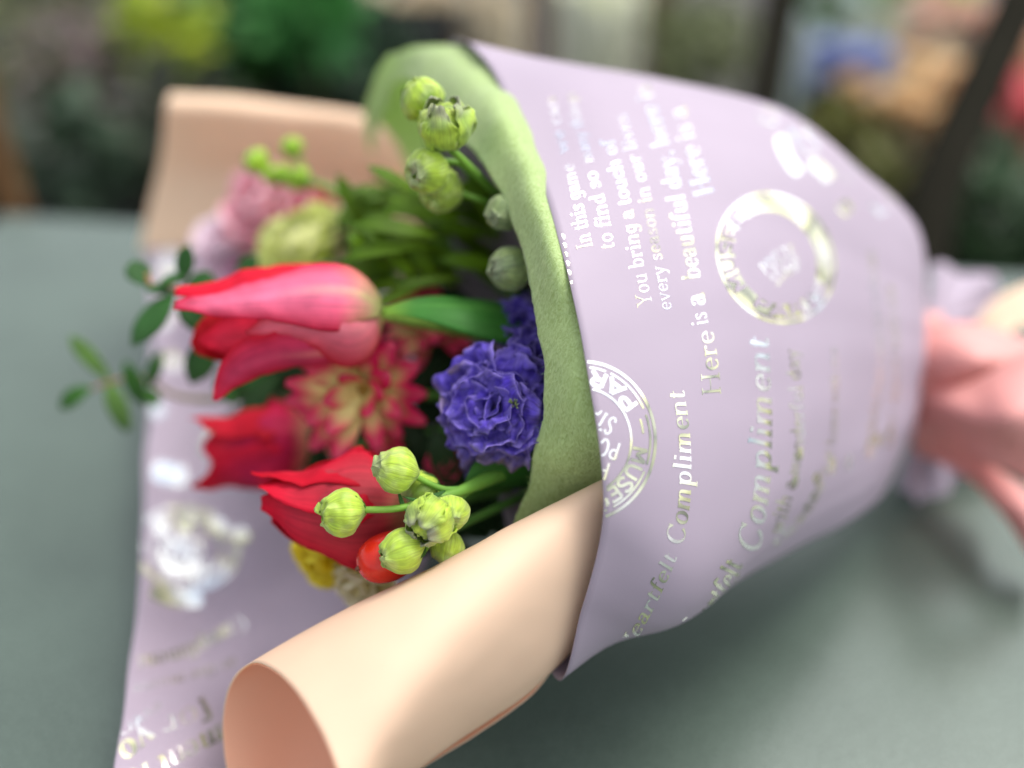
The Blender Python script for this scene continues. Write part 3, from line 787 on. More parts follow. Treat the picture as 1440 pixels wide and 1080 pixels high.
for n_, (cp, hw, nr, ce, cm, pk, kk) in enumerate(T1):
    def col(t, j, p, ce=ce, cm=cm, pk=pk, n_=n_):
        c = mixc(ce, cm, min(1, pk) * (1 - abs(j) ** 2.2) * (1 - .7 * sm(.82, 1, t)))
        c = mixc(c, tuple(min(1, x * 1.25 + .06) for x in cm), .45 * pk * (1 - sm(0, .35, abs(j))) * (1 - sm(.6, .95, t)))
        c = mixc(c, CRM, (.15 if n_ == 4 else 1) * min(1, pk + .3) * (.95 * (1 - sm(.02, .34, t + .05 * abs(j) + .06 * noise.noise(p * 90))) + .35 * (1 - sm(0, .25, abs(j))) * (1 - sm(.25, .6, t))))
        return mixc(c, (.42, .55, .14), .7 * (1 - sm(0, .10, t)))
    m = MB(); pts = [P(q[0], q[1], q[2] - .016) for q in cp]
    m.blade(pts, [h * .385 / 1400 for h in hw], nr, k=kk, ns=44, nw=22, ruf=.0018, rfreq=85, col=col, seed=n_ * 2.7 + 1)
    m.obj("petal", M_petal, t1, thick=.0003)
lf1 = MB()
def greencol(c0, c1):
    def col(t, j, p):
        c = mixc(c0, c1, t); 
        return mixc(c, tuple(min(1, x * 1.5) for x in c), .5 * (1 - sm(0, .12, abs(j))))
    return col
lf1.blade([P(538, 438, .364), P(590, 430, .360), P(660, 432, .362), P(735, 442, .372), P(800, 460, .395)], [.0009, .0055, .0110, .0125, .008],
          [V(0, .5, 1), V(.1, .7, .8), V(.1, .8, .7), V(.1, .7, .7), V(0, .7, .7)], k=35, ns=30, nw=14,
          col=lambda t, j, p: mixc(mixc((.24, .44, .05), (.050, .20, .030), sm(0, .25, t)), (.085, .27, .045), (1 - sm(0, .2, abs(j))) * .8))
lf1.obj("leaf", M_leaf, t1, thick=.0004)
stem_to(t1, P(536, 440, .370), P(900, 520, .44), r=.0026, c0=(.30, .50, .08))

t3 = tulip(P(600, 712, .357), P(352, 716, .350), .0180,
           [(150, .9, .1, 1, 1, True), (210, .9, .1, 1, 1, True), (95, 1.0, .35, .9, .95, True), (-70, .86, -.35, 1.0, .95, False), (60, .95, .10, 1.0, .98, False), (0, .93, -.45, 1.1, 1.02, False)],
           "deep red tulip lying lowest, behind the green buds", pink=.22, seed=4, body=(.46, .045, .062))  # body tone puts this tulip's shadow side into its petal colour
stem_to(t3, P(600, 712, .366), P(900, 640, .44), r=.0026)
t2 = tulip(P(455, 620, .432), P(270, 640, .422), .0190,
           [(160, .9, .2, 1, 1, True), (220, .9, .2, 1, 1, True), (80, .98, .45, 1, 1, True), (-60, 1.0, .35, .9, 1, False), (20, .9, -.1, 1.1, 1.0, False)],
           "dark crimson tulip at the left, half hidden by the bicoloured bloom", pink=.08, seed=8, body=(.58, .016, .095))
stem_to(t2, P(455, 620, .432), P(900, 600, .46), r=.0026)

# bicoloured chrysanthemums
def mum(c, axis, rad, label, n=46, seed=0, group=None, spread=1.0, skip=None):
    rr_ = random.Random(seed); axis = axis.normalized()
    a1 = axis.cross(UP).normalized(); b1 = axis.cross(a1)
    rt = root("chrysanthemum", c, label, "flower", group)
    m = MB()
    for k in range(26):
        th = k * 2.399; q = .16 * rad * math.sqrt(k / 26)
        m.ball(c + axis * (.06 * rad) + (a1 * math.cos(th) + b1 * math.sin(th)) * q * .6, .04 * rad, (.42, .25, .05), 6, 5)
    m.obj("flower_centre", M_petal, rt)
    for k in range(n):
        th = k * 2.399 + rr_.uniform(-.1, .1); f = k / n
        rd = a1 * math.cos(th) + b1 * math.sin(th); ld = -(rd.dot(RT) * .8 + rd.dot(UP) * .6)
        L_ = rad * lerp(.5, 1.0, f ** .7) * rr_.uniform(.85, 1.08) * (1 + .20 * ld); el = lerp(66, -2, f ** .5) + rr_.uniform(-14, 16); th += rr_.uniform(-.18, .18)
        if skip and skip(rd): continue
        d = rd * math.cos(R(el)) + axis * math.sin(R(el)); nrm = -rd * math.sin(R(el)) + axis * math.cos(R(el))
        p0 = c + rd * rad * .03
        pts = [p0, p0 + d * L_ * .35, p0 + d * L_ * .7 - nrm * L_ * .02, p0 + d * L_ - nrm * L_ * .10]
        wmx = rad * .115
        mm = MB()
        def col(t, j, p, q=rr_.uniform(-.1, .1) + .10 * ld):
            cc = mixc((.90, .80, .34), (.84, .010, .13), sm(.40 + q, .86 + q, t + .14 * abs(j)))
            return mixc(cc, (.85, .25, .32), .6 * sm(.6, 1, t) * (1 - abs(j)))
        mm.blade(pts, [wmx * .3, wmx * .7, wmx * 1.15, wmx * 1.1, wmx * .35], nrm, k=-22 / (rad / .03), ns=12, nw=6, ruf=.0006, rfreq=150, col=col, seed=k)
        mm.obj("petal", M_petal, rt, thick=.0003)
    return rt
m1 = mum(P(515, 545, .388), V(-.25, -.35, .85), .0330, "crimson and cream bloom with long petals in the middle of the bouquet", n=30, seed=3)
stem_to(m1, P(515, 550, .396), P(900, 580, .45))
m2 = mum(P(605, 452, .425), V(.2, .5, .8), .0225, "smaller crimson bloom peeping out above and below the tulip leaf", n=40, seed=5)
stem_to(m2, P(605, 455, .43), P(900, 550, .45))
# violet delphinium blossoms
VIO = (.075, .040, .42); VIOL = (.36, .28, .72); BRN = (.34, .26, .22)
def delph_flower(parent, c, axis, rad, n, seed, dark=1.0, centre=True):
    rr_ = random.Random(seed); axis = axis.normalized(); a1 = axis.cross(UP).normalized(); b1 = axis.cross(a1)
    for k in range(n):
        th = k * 2.399 + rr_.uniform(-.25, .25); f = (k + .5) / n
        L_ = rad * lerp(.40, 1.0, f ** .8) * rr_.uniform(.78, 1.14); el = lerp(84, -14, f ** .75) + rr_.uniform(-14, 14)
        rd = a1 * math.cos(th) + b1 * math.sin(th)
        d = rd * math.cos(R(el)) + axis * math.sin(R(el)); nrm = (-rd * math.sin(R(el)) + axis * math.cos(R(el)))
        p0 = c + rd * rad * (.02 + .12 * f) - axis * rad * .15 * f
        pts = [p0, p0 + d * L_ * .4 + nrm * L_ * .06, p0 + d * L_ * .78 + nrm * L_ * .03, p0 + d * L_ - nrm * L_ * rr_.uniform(-.12, .2)]
        wm = L_ * rr_.uniform(.52, .68)
        br = rr_.random() if f > .55 else 0
        def col(t, j, p, br=br, q=rr_.uniform(.8, 1.2)):
            e = max(abs(j) ** 6, sm(.88, 1, t))
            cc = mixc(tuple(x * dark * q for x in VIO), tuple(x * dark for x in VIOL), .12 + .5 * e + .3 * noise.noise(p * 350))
            if br > .72: cc = mixc(cc, tuple(x * dark for x in BRN), .8 * sm(.55, 1, t + .25 * noise.noise(p * 300)) * (1 - abs(j) * .4))
            return cc
        m = MB()
        m.blade(pts, [wm * .22, wm * .75, wm * 1.05, wm * .95, wm * .50], nrm, k=rr_.uniform(-25, 5), ns=24, nw=22, ruf=.0052 * (L_ / .018), rfreq=140, col=col, seed=seed + k * 2.3, rufb=.25)
        m.obj("petal", M_violet, parent, thick=.00018)
dl = root("delphinium", P(720, 600, .36), "violet double blossoms with brown tinged tips against the green felt", "flower")
delph_flower(dl, P(696, 574, .344), V(-.28, .02, .96), .0208, 34, 21)
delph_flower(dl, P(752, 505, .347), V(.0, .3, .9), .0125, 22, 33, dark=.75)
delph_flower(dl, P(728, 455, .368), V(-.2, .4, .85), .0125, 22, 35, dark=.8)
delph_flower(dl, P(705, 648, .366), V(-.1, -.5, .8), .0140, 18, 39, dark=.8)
m = MB()
for k in range(14):
    p = P(722 + rnd.uniform(-7, 7), 568 + rnd.uniform(-7, 7), .3320 + rnd.uniform(-.001, .001))
    m.tube([P(724, 570, .338), p], [.0004, .0002], (.02, .025, .02), (.22, .28, .10), n=5, seg=3)
m.ball(P(724, 570, .337), .0014, (.01, .012, .012), 8, 6)
m.obj("flower_centre", M_stem, dl)
stem_to(dl, P(730, 575, .372), P(900, 560, .44))

# buds
def bud(parent, c, axis, r, ln, seed, blur=False, tipgrey=.75, name="bud", dull=0.0):
    rr_ = random.Random(seed); axis = axis.normalized(); a1 = axis.orthogonal().normalized(); b1 = axis.cross(a1)
    prof = [.10, .50, .83, .98, 1.0, .93, .77, .50, .13]
    m = MB(); ph0 = rr_.uniform(0, 6)
    def fn(a, b):
        ph = a * 2 * math.pi; rad = spl(prof, b) * r
        sd_ = abs(math.sin(2.5 * (ph + ph0 + .35 * b)))
        rad *= .98 + .028 * sd_ ** .35
        x = b
        p = c + axis * ((x - .5) * ln) + (a1 * math.cos(ph) + b1 * math.sin(ph)) * rad
        tp = sm(.72, 1, b)
        p = p + noise.noise_vector(p * 110 + Vector((seed, 0, 0))) * (r * .12) + noise.noise_vector(p * 420 + Vector((seed, 0, 0))) * (r * (.04 + .26 * tp)) - axis * (ln * .07 * sm(.88, 1, b))
        lime = (.46, .64, .055); dg = (.12, .24, .05); gr = (.30, .33, .20)
        st_ = .5 + .5 * math.sin(ph * 14 + 3 * noise.noise(p * 300))
        cc = mixc(lime, dg, .20 * st_ * sm(.1, .6, b) + .28 * (1 - sm(.0, .30, sd_)) + .5 * sm(.1, .5, noise.noise(p * 110)))
        cc = mixc(cc, (.62, .68, .34), .35 * sm(.5, .8, noise.noise(p * 260) + .5) * b)
        cc = mixc(cc, gr, tipgrey * tp)
        cc = mixc(cc, (.20, .25, .15), dull)
        return p, cc, (a * 3, b)
    m.grid(fn, 60, 28, True)
    o = m.obj(name, M_bud, parent)
    for k in range(2):
        th = rr_.uniform(0, 6.28); rd = a1 * math.cos(th) + b1 * math.sin(th); q = c - axis * ln * .48
        s = MB(); s.blade([q, q + rd * r * .35 + axis * ln * .04, q + rd * r * .9 + axis * ln * .26], [r * .05, r * .14, r * .01], rd, col=lambda t, j, p: (.06, .17, .03), ns=8, nw=3)
        s.obj("bract", M_leaf, o, thick=.0002)
    return o
def openbud(parent, c, axis, r, seed):
    rr_ = random.Random(seed); axis = axis.normalized(); a1 = axis.orthogonal().normalized(); b1 = axis.cross(a1)
    m = MB(); m.ball(c, r * .80, lambda d, p: mixc((.50, .66, .06), (.24, .36, .06), .5 + noise.noise(p * 420)), 22, 14, amp=r * .22, fr=380, ax=axis); m.obj('inner_bud', M_bud, parent)
    for k in range(9):
        inner = k >= 5; th = k * (2 * math.pi / (5 if not inner else 4)) + rr_.uniform(-.2, .2); rd = a1 * math.cos(th) + b1 * math.sin(th)
        q = r * (.55 if inner else 1.0)
        pts = [c - axis * r * .9, c - axis * r * .55 + rd * q * .72, c + rd * q * .98, c + axis * r * .55 + rd * q * .82, c + axis * r * (.95 if not inner else .7) + rd * q * .42]
        def col(t, j, p, inner=inner):
            lime = (.50, .68, .06) if not inner else (.60, .74, .08)
            cc = mixc(lime, (.15, .28, .06), .5 * sm(0, .5, noise.noise(p * 160) + .1) + .2 * abs(math.sin(j * 12)))
            return mixc(cc, (.28, .27, .22), (.85 if not inner else .25) * sm(.68, 1, t + .15 * noise.noise(p * 300)))
        m = MB()
        m.blade(pts, [q * .15, q * .55, q * .72, q * .58, q * .15], [(rd - axis * .6).normalized(), rd, rd, (rd + axis * .4).normalized(), (rd + axis).normalized()], k=.42 / q, ns=16, nw=10, ruf=r * .22, rfreq=300, col=col, seed=seed + k, rufb=.1)
        m.obj("sepal", M_bud, parent, thick=.0003)
sp1 = root("bud_spray", P(640, 700, .34), "spray of plump green buds in front of the lowest tulip", "flower buds")
bud(sp1, P(481, 721, .325), V(-.95, .02, .3), .0082, .0165, 3, tipgrey=.15)
bud(sp1, P(557, 661, .327), V(-.88, .25, .35), .0080, .0158, 5)
bud(sp1, P(565, 776, .322), V(-.85, -.15, .3), .0074, .0165, 7, tipgrey=.1)
bud(sp1, P(592, 690, .338), V(-.8, -.5, .3), .0070, .014, 9)
openbud(sp1, P(606, 730, .320), V(-.45, -.5, .75), .0082, 12)
bud(sp1, P(633, 722, .324), V(.1, -.35, .8), .0062, .0125, 14, tipgrey=.5)
bud(sp1, P(628, 770, .332), V(-.2, -.8, .4), .0058, .014, 15, tipgrey=.4)
def tb(parent, pts, rad, c0=(.22, .42, .05), c1=(.10, .28, .04), name="stem"):
    m = MB(); m.tube([P(*p) for p in pts], rad, c0, c1, seg=24); return m.obj(name, M_stem, parent)
tb(sp1, [(508, 717, .3255), (560, 715, .326), (610, 702, .330), (650, 690, .338), (720, 660, .36), (900, 600, .42)], [.0011, .0012, .0014, .002, .003, .003])
tb(sp1, [(582, 668, .329), (600, 678, .331), (625, 688, .334), (655, 688, .339)], [.0011, .001, .0011, .0013])
tb(sp1, [(590, 782, .326), (615, 750, .334), (640, 710, .338), (660, 688, .341)], [.001, .001, .0011, .0013])
tb(sp1, [(612, 722, .324), (632, 705, .332), (655, 690, .34)], [.0011, .001, .0012])
for (a, b_) in (((626, 690), (596, 696)), ((618, 704), (566, 698)), ((560, 690), (572, 720))):
    s = MB(); s.blade([P(*a, .3295), P((a[0] + b_[0]) / 2, (a[1] + b_[1]) / 2 + 4, .3265), P(*b_, .325)], [.0003, .0008, .00005], V(0, .4, 1), col=lambda t, j, p: (.05, .15, .03), ns=8, nw=3)
    s.obj("bract", M_leaf, sp1, thick=.0002)
# leafy green behind the lower spray
s = MB(); s.blade([P(655, 690, .345), P(690, 665, .35), P(740, 660, .355), P(790, 670, .36)], [.002, .007, .009, .006], V(-.1, -.3, .9), k=30, col=greencol((.05, .18, .02), (.02, .09, .02)))
s.obj("leaf", M_leaf, sp1, thick=.0003)

sp2 = root("bud_spray", P(640, 260, 0.362), "spray of green buds standing up against the top of the felt", "flower buds")
bud(sp2, P(594, 139, 0.354), V(-.55, .8, .2), .0082, .0165, 23, tipgrey=.2)
openbud(sp2, P(627, 178, 0.344), V(-.05, .7, .6), .0095, 25)
bud(sp2, P(598, 240, 0.348), V(-.55, -.35, .75), .0080, .0160, 27, tipgrey=.8)
bud(sp2, P(618, 268, 0.367), V(-.3, -.5, .7), .0085, .0165, 29, tipgrey=.2, dull=.1)
bud(sp2, P(708, 300, 0.354), V(-.6, -.4, .6), .0065, .016, 31, tipgrey=.8, dull=.7)
bud(sp2, P(716, 378, 0.354), V(-.7, -.1, .6), .0080, .017, 33, tipgrey=.9, dull=.7)
tb(sp2, [(629, 205, 0.350), (650, 225, 0.357), (680, 255, 0.367), (760, 330, .40), (900, 500, .44)], [.0013, .0014, .0016, .0022, .003])
tb(sp2, [(607, 160, 0.360), (625, 195, 0.362), (650, 228, 0.364)], [.0011, .001, .0012])
tb(sp2, [(618, 225, 0.355), (645, 230, 0.360), (665, 245, 0.365)], [.0011, .001, .0012])
tb(sp2, [(640, 270, 0.370), (680, 282, 0.370), (730, 300, 0.395)], [.0011, .0011, .0013])

sp3 = root("bud_spray", P(470, 270, .46), "small lime green buds on a thin stalk in front of the peach flap", "flower buds")
for (x, y, r_, sd_) in ((361, 228, .0060, 41), (411, 207, .0050, 42), (420, 251, .0058, 43), (396, 246, .0050, 44), (378, 246, .0038, 46)):
    m = MB(); m.ball(P(x, y, .462), r_, lambda d, p: mixc((.40, .60, .02), (.22, .42, .02), .5 + noise.noise(p * 150)), 20, 12, amp=r_ * .25, fr=220)
    m.obj("bud", M_bud, sp3)
tb(sp3, [(361, 232, .465), (385, 255, .467), (425, 258, .465), (470, 270, .462), (600, 360, .46), (900, 540, .45)], [.001, .0012, .0014, .0018, .0022, .0025])
tb(sp3, [(411, 210, .463), (425, 230, .463), (440, 258, .463)], [.0008, .0009, .001])

# foliage
def leaves(parent, specs, c0=(.035, .12, .025), c1=(.025, .085, .018), thick=.0003, k=20, name="leaf"):
    for n_, (bx, by, tx, ty, d0, d1, hw) in enumerate(specs):
        a, e = P(bx, by, d0), P(tx, ty, d1); L_ = (e - a).length
        nr = V(rnd.uniform(-.35, .35), .5 + rnd.uniform(-.3, .3), 1)
        h = hw / 1400 * d0
        bend = nr * (L_ * rnd.uniform(.03, .12))
        m = MB()
        f = rnd.uniform(.8, 1.25)
        m.blade([a, a.lerp(e, .35) + bend, a.lerp(e, .72) + bend, e], [h * .12, h * .80, h * 1.05, h * .78, h * .04], nr, k=k, ns=16, nw=8, col=greencol(tuple(x * f for x in c0), tuple(x * f for x in c1)), crease=.08)
        m.obj(name, M_leaf, parent, thick=thick)
eu1 = root("ruscus_branch", P(300, 440, .47), "leafy dark green branch sticking out left of the upper tulip", "foliage")
leaves(eu1, [(205, 402, 186, 366, 0.415, 0.417, 17), (222, 400, 262, 388, 0.410, 0.410, 10), (255, 400, 266, 344, 0.415, 0.410, 16), (258, 408, 310, 402, 0.415, 0.415, 24), (246, 412, 185, 487, 0.410, 0.407, 24),
             (330, 400, 364, 360, 0.435, 0.433, 15), (250, 424, 300, 470, 0.413, 0.417, 18), (300, 470, 268, 540, 0.423, 0.423, 20), (310, 520, 330, 570, 0.430, 0.430, 18), (345, 500, 365, 560, 0.430, 0.430, 24),
             (205, 404, 240, 412, 0.413, 0.410, 9)])
tb(eu1, [(207, 385, .414), (215, 402, .414), (250, 408, .415), (300, 450, .422), (400, 500, .44), (900, 560, .46)], [.0008, .001, .0013, .0016, .002, .0025], c0=(.35, .15, .06), c1=(.15, .2, .05))
eu2 = root("ruscus_branch", P(300, 540, .50), "thin leafy sprig hanging over the table at the far left", "foliage")
leaves(eu2, [(158, 538, 98, 472, 0.455, 0.450, 11), (152, 536, 184, 606, 0.455, 0.452, 14)], c0=(.10, .20, .04), c1=(.07, .15, .03))
leaves(eu2, [(128, 545, 84, 576, 0.452, 0.450, 15), (158, 545, 178, 608, 0.455, 0.453, 11), (176, 508, 206, 572, 0.455, 0.455, 14), (228, 492, 210, 545, 0.455, 0.455, 10), (206, 545, 222, 572, 0.455, 0.455, 10)], c0=(.03, .12, .01), c1=(.025, .08, .015))
tb(eu2, [(126, 548, .453), (160, 536, .455), (205, 532, .457), (260, 560, .46), (400, 560, .47), (900, 570, .46)], [.0006, .0009, .001, .0013, .0018, .0022], c0=(.30, .13, .07), c1=(.10, .16, .05))
fo = root("leafy_stem", P(600, 330, .44), "bushy dark green foliage in the upper middle of the bouquet", "foliage")
sp = []
for k in range(95):
    bx, by = rnd.uniform(520, 720), rnd.uniform(265, 405)
    a = R(rnd.uniform(110, 215)); ln = rnd.uniform(70, 140)
    d = rnd.uniform(.40, .475)
    if bx + ln * math.cos(a) < 475: ln *= .45
    sp.append((bx, by, bx + ln * math.cos(a), by - ln * math.sin(a) * .6, d, d - .006, rnd.uniform(7, 13)))
sp += [(520, 330, 474, 244, .43, .425, 11), (560, 320, 490, 262, .42, .415, 12), (640, 330, 520, 262, .41, .42, 12), (600, 380, 500, 350, .41, .41, 12), (700, 300, 640, 215, .40, .395, 9), (700, 330, 655, 240, .40, .395, 9)]
leaves(fo, sp, c0=(.13, .24, .006), c1=(.06, .14, .004))
tb(fo, [(500, 290, .44), (600, 330, .44), (700, 400, .445), (900, 540, .45)], [.001, .0015, .002, .0025])
fl_ = root("leafy_stem", P(600, 600, .47), "filler leaves deep inside the bouquet, coloured near black to stand for shade", "foliage")
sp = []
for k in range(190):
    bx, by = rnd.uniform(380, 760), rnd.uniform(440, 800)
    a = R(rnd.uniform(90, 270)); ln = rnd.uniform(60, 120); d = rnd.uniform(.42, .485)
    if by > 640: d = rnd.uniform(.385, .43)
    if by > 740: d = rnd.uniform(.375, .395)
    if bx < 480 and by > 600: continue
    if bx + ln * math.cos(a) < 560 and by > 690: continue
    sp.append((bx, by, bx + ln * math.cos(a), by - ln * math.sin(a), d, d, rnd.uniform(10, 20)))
leaves(fl_, sp, c0=(.018, .05, .012), c1=(.012, .034, .008))  # near-black filler leaves stand in for deep shade between the blooms
tb(fl_, [(450, 560, .47), (650, 600, .465), (900, 580, .46)], [.001, .0018, .0025])

# soft blossoms further back
def rosette(name, c, axis, rad, n, c0, c1, label, cat, seed=0, ruf=.0015, wf=.5, el0=70, el1=0, noi=100, group=None):
    rr_ = random.Random(seed); axis = axis.normalized(); a1 = axis.cross(UP).normalized(); b1 = axis.cross(a1)
    rt = root(name, c, label, cat, group)
    for k in range(n):
        th = k * 2.399 + rr_.uniform(-.2, .2); f = (k + .5) / n; L_ = rad * lerp(.5, 1, f) * rr_.uniform(.9, 1.1); el = lerp(el0, el1, f)
        rd = a1 * math.cos(th) + b1 * math.sin(th); d = rd * math.cos(R(el)) + axis * math.sin(R(el)); nrm = -rd * math.sin(R(el)) + axis * math.cos(R(el))
        p0 = c + rd * rad * .08 - axis * rad * .3 * f
        pts = [p0, p0 + d * L_ * .4, p0 + d * L_ * .8 + nrm * L_ * .12, p0 + d * L_ * .95 + nrm * L_ * .3]
        m = MB(); wv = L_ * wf
        m.blade(pts, [wv * .3, wv * .9, wv * 1.1, wv * .9, wv * .4], nrm, k=-12, ns=12, nw=8, ruf=ruf, rfreq=noi, col=lambda t, j, p: mixc(c0, c1, sm(.2, 1, t)), seed=seed + k)
        m.obj("petal", M_petal, rt, thick=.0003)
    stem_to(rt, c, P(900, 560, .46))
    return rt
rosette("ranunculus", P(428, 352, .475), V(-.3, .5, .7), .025, 30, (.78, .88, .16), (.92, .93, .50), "pale yellow green round flower behind the upper tulip", "flower", 3, el0=80, el1=15)
rosette("ranunculus", P(486, 325, .48), V(-.2, .5, .7), .0165, 20, (.92, .86, .55), (.95, .92, .75), "small cream bloom between the pink flower and the green foliage", "flower", 4)
rosette("carnation", P(372, 292, .52), V(-.3, .4, .8), .0270, 26, (.92, .38, .50), (.96, .66, .72), "soft pink flower in front of the peach flap", "flower", 5, ruf=.003)
rosette("carnation", P(442, 300, .53), V(-.1, .4, .8), .0180, 18, (.70, .05, .18), (.85, .30, .35), "deeper rose pink flower right of the soft pink one", "flower", 6, ruf=.003)
rosette("carnation", P(325, 345, .55), V(-.3, .4, .8), .0250, 20, (.93, .70, .80), (.97, .86, .92), "pale lilac pink flower over the far edge of the printed sheet", "flower", 7, ruf=.003)
rosette("carnation", P(345, 388, .53), V(-.3, .3, .8), .0130, 14, (.75, .25, .50), (.85, .50, .68), "mauve pink flower just above the upper tulip", "flower", 8, ruf=.003)
rosette("ranunculus", P(455, 782, .385), V(-.5, -.4, .7), .0150, 18, (.92, .74, .03), (.97, .86, .08), "bright yellow flower under the lowest tulip", "flower", 9)
rosette("ranunculus", P(510, 815, .378), V(-.4, -.5, .7), .0150, 18, (.95, .88, .50), (.96, .92, .72), "cream yellow flower beside the red berry", "flower", 10)
rosette("ranunculus", P(482, 632, .40), V(-.5, -.5, .7), .0080, 10, (.85, .60, .40), (.86, .40, .32), "small salmon cream bloom between the two lower tulips", "flower", 12)
rosette("carnation", P(628, 656, .39), V(-.2, .2, .9), .0080, 14, (.60, .03, .10), (.72, .08, .18), "small crimson blossom right of the highest lower bud", "flower", 13)
# berry
be = root("rose_hip", P(540, 790, .34), "glossy red berry tucked behind the lowest green bud", "berry")
ax_ = V(-.8, -.25, .4); a1 = ax_.orthogonal().normalized(); b1 = ax_.cross(a1)
m = MB()
bc = P(546, 783, .334)
def bfn(a, b):
    ph = a * 2 * math.pi; th = b * math.pi
    r = .0088 * math.sin(th) ** .85 * (1 - .12 * (1 - b)) * (1 + .03 * math.sin(3 * ph))
    return bc + ax_ * (-math.cos(th) * .0108) + (a1 * math.cos(ph) + b1 * math.sin(ph)) * r, (1, 1, 1), (a, b)
m.grid(bfn, 32, 24, True); m.obj("berry_flesh", M_berry, be)
m = MB(); tipp = bc + ax_ * .0108
m.ball(tipp, .0010, (.12, .04, .02), 8, 6, amp=.0004, fr=800); m.obj("berry_tip", M_stem, be)
stem_to(be, bc - ax_ * .010, P(900, 620, .43), r=.0016)

# ------------------------------------------------------------------ the shop corner beyond the table
def bush_mesh(rad, n, ls, cols_, hz=1.0, seed=0):
    rr_ = random.Random(seed); m = MB()
    for k in range(n):
        d = Vector((rr_.gauss(0, 1), rr_.gauss(0, 1), rr_.gauss(0, 1))).normalized() * rad * rr_.uniform(.35, 1) ** .6; d.z *= hz
        c = cols_[rr_.randrange(len(cols_))]; f = rr_.uniform(.75, 1.25); c = tuple(x * f for x in c)
        t_ = Vector((rr_.gauss(0, 1), rr_.gauss(0, 1), rr_.gauss(0, 1) + .4)).normalized(); nn = Vector((rr_.gauss(0, 1), rr_.gauss(0, 1), rr_.gauss(0, 1) + 1)).normalized()
        l_ = ls * rr_.uniform(.7, 1.3)
        m.blade([d, d + t_ * l_ * .5 + nn * l_ * .06, d + t_ * l_], [l_ * .06, l_ * .26, l_ * .02], nn, ns=4, nw=2, col=lambda t, j, p, c=c: c)
    return m
M_pot = mat_plain("dark_pot", (.008, .008, .008), .8, spec=.1)
M_kraft = mat_plain("kraft_paper", (.56, .46, .30), .8, 0, (.66, .57, .40), 6)
M_cream = mat_plain("cream_paper", (.72, .74, .52), .8, 0, (.82, .83, .62), 6)
M_teal = mat_plain("pale_tissue", (.60, .76, .70), .7, 0, (.75, .85, .80), 6)
M_wood = mat_plain("brown_wood", (.07, .033, .010), .7, 0, (.13, .065, .02), 12)
def potted(px, py, d, rad, n, ls, cols_, label, hz=1.0, seed=0, name="potted_plant", cat="plant"):
    c = P(px, py, d); base = Vector((c.x, c.y, -.78))
    rt = root(name, base, label, cat, "plants standing beyond the table")
    m = bush_mesh(rad, n, ls, cols_, hz, seed)
    m.v = [v + c for v in m.v]; m.obj("foliage", M_bgp, rt, thick=0)
    h = max(.12, c.z + .78 - rad * hz * .6); ph = min(.28, h * .8)
    m = MB(); pr = min(.11, rad * .8)
    m.tube([base + Vector((0, 0, .002)), base + Vector((0, 0, ph * .5)), base + Vector((0, 0, ph))], [pr * .75, pr * .88, pr], (.02, .02, .02), n=24, seg=6); m.obj("pot", M_pot, rt)
    m = MB(); m.tube([base + Vector((0, 0, ph * .95)), base + Vector((0, 0, h + rad * hz * .6))], .008, (.07, .08, .03), n=8, seg=4); m.obj("trunk", M_bgp, rt)
    return rt
GD = [(.02, .07, .015), (.03, .10, .02), (.015, .045, .015)]
potted(60, 40, 1.55, .16, 260, .05, [(.12, .14, .05), (.16, .18, .06), (.08, .10, .05)], "olive green plant at the upper left corner", seed=1)
potted(150, 110, 1.45, .13, 260, .035, [(.34, .24, .25), (.22, .17, .16), (.12, .13, .09)], "greyish pink heather behind the table at the left", seed=2)
potted(222, 55, 1.40, .060, 150, .04, [(.42, .50, .04), (.32, .44, .04)], "yellow green leafy plant near the upper left", seed=3, hz=1.5)
potted(345, 45, 1.60, .105, 220, .06, [(.05, .18, .03), (.03, .12, .03)], "mid green plant left of the bright leaf", seed=4)
potted(430, 25, 1.50, .070, 120, .06, [(.06, .24, .05), (.04, .18, .04)], "brighter green plant above the felt", seed=5)
potted(500, 90, 1.75, .12, 240, .05, [(.05, .09, .05), (.03, .07, .04)], "dull grey green plant behind the felt corner", seed=6)
potted(100, 225, 1.20, .075, 120, .05, [(.05, .09, .05), (.035, .06, .035)], "low dark green plant just past the table edge", seed=7)
potted(250, 190, 1.30, .085, 130, .045, [(.07, .08, .05), (.05, .055, .045)], "dim grey green plant left of the peach flap", seed=8)
potted(1185, 245, 1.35, .080, 150, .05, [(.20, .20, .05), (.14, .15, .04)], "olive foliage under the orange flowers", seed=9)
potted(1395, 330, 1.15, .095, 200, .05, [(.035, .075, .03), (.05, .10, .04)], "green foliage under the red flowers at the right", seed=10)
potted(985, 70, 1.9, .10, 160, .05, [(.16, .19, .08), (.22, .25, .12)], "grey olive plant left of the black post", seed=11)
def boxthing(name, px, py, d, hx, hy, z0, z1, mat, label, cat, rz=0.0, lid=True, lean=0.0, group=None):
    c = P(px, py, d); base = Vector((c.x, c.y, z0))
    rt = root(name, base, label, cat, group)
    m = MB(); R3 = Matrix.Rotation(R(rz), 3, 'Z')
    m.box(Vector((c.x, c.y, (z0 + z1) / 2)), hx, hy, (z1 - z0) / 2, rot=R3); m.obj("body", mat, rt, smooth=False, bevel=.006)
    if lid:
        m = MB(); m.box(Vector((c.x, c.y, z1 + .008)), hx * 1.04, hy * 1.04, .008, rot=R3); m.obj("rim", mat, rt, smooth=False, bevel=.003)
    return rt
M_black = mat_plain("black_plastic", (.005, .005, .005), .9, spec=.05)
boxthing("crate", 45, 250, 1.45, .16, .12, -.778, -.30, M_black, "black crate beyond the left end of the table", "crate", 8, group="black crates beyond the table")
boxthing("crate", 390, 150, 1.95, .34, .16, -.778, -.18, M_black, "wide black crate behind the peach flap", "crate", -4, group="black crates beyond the table")
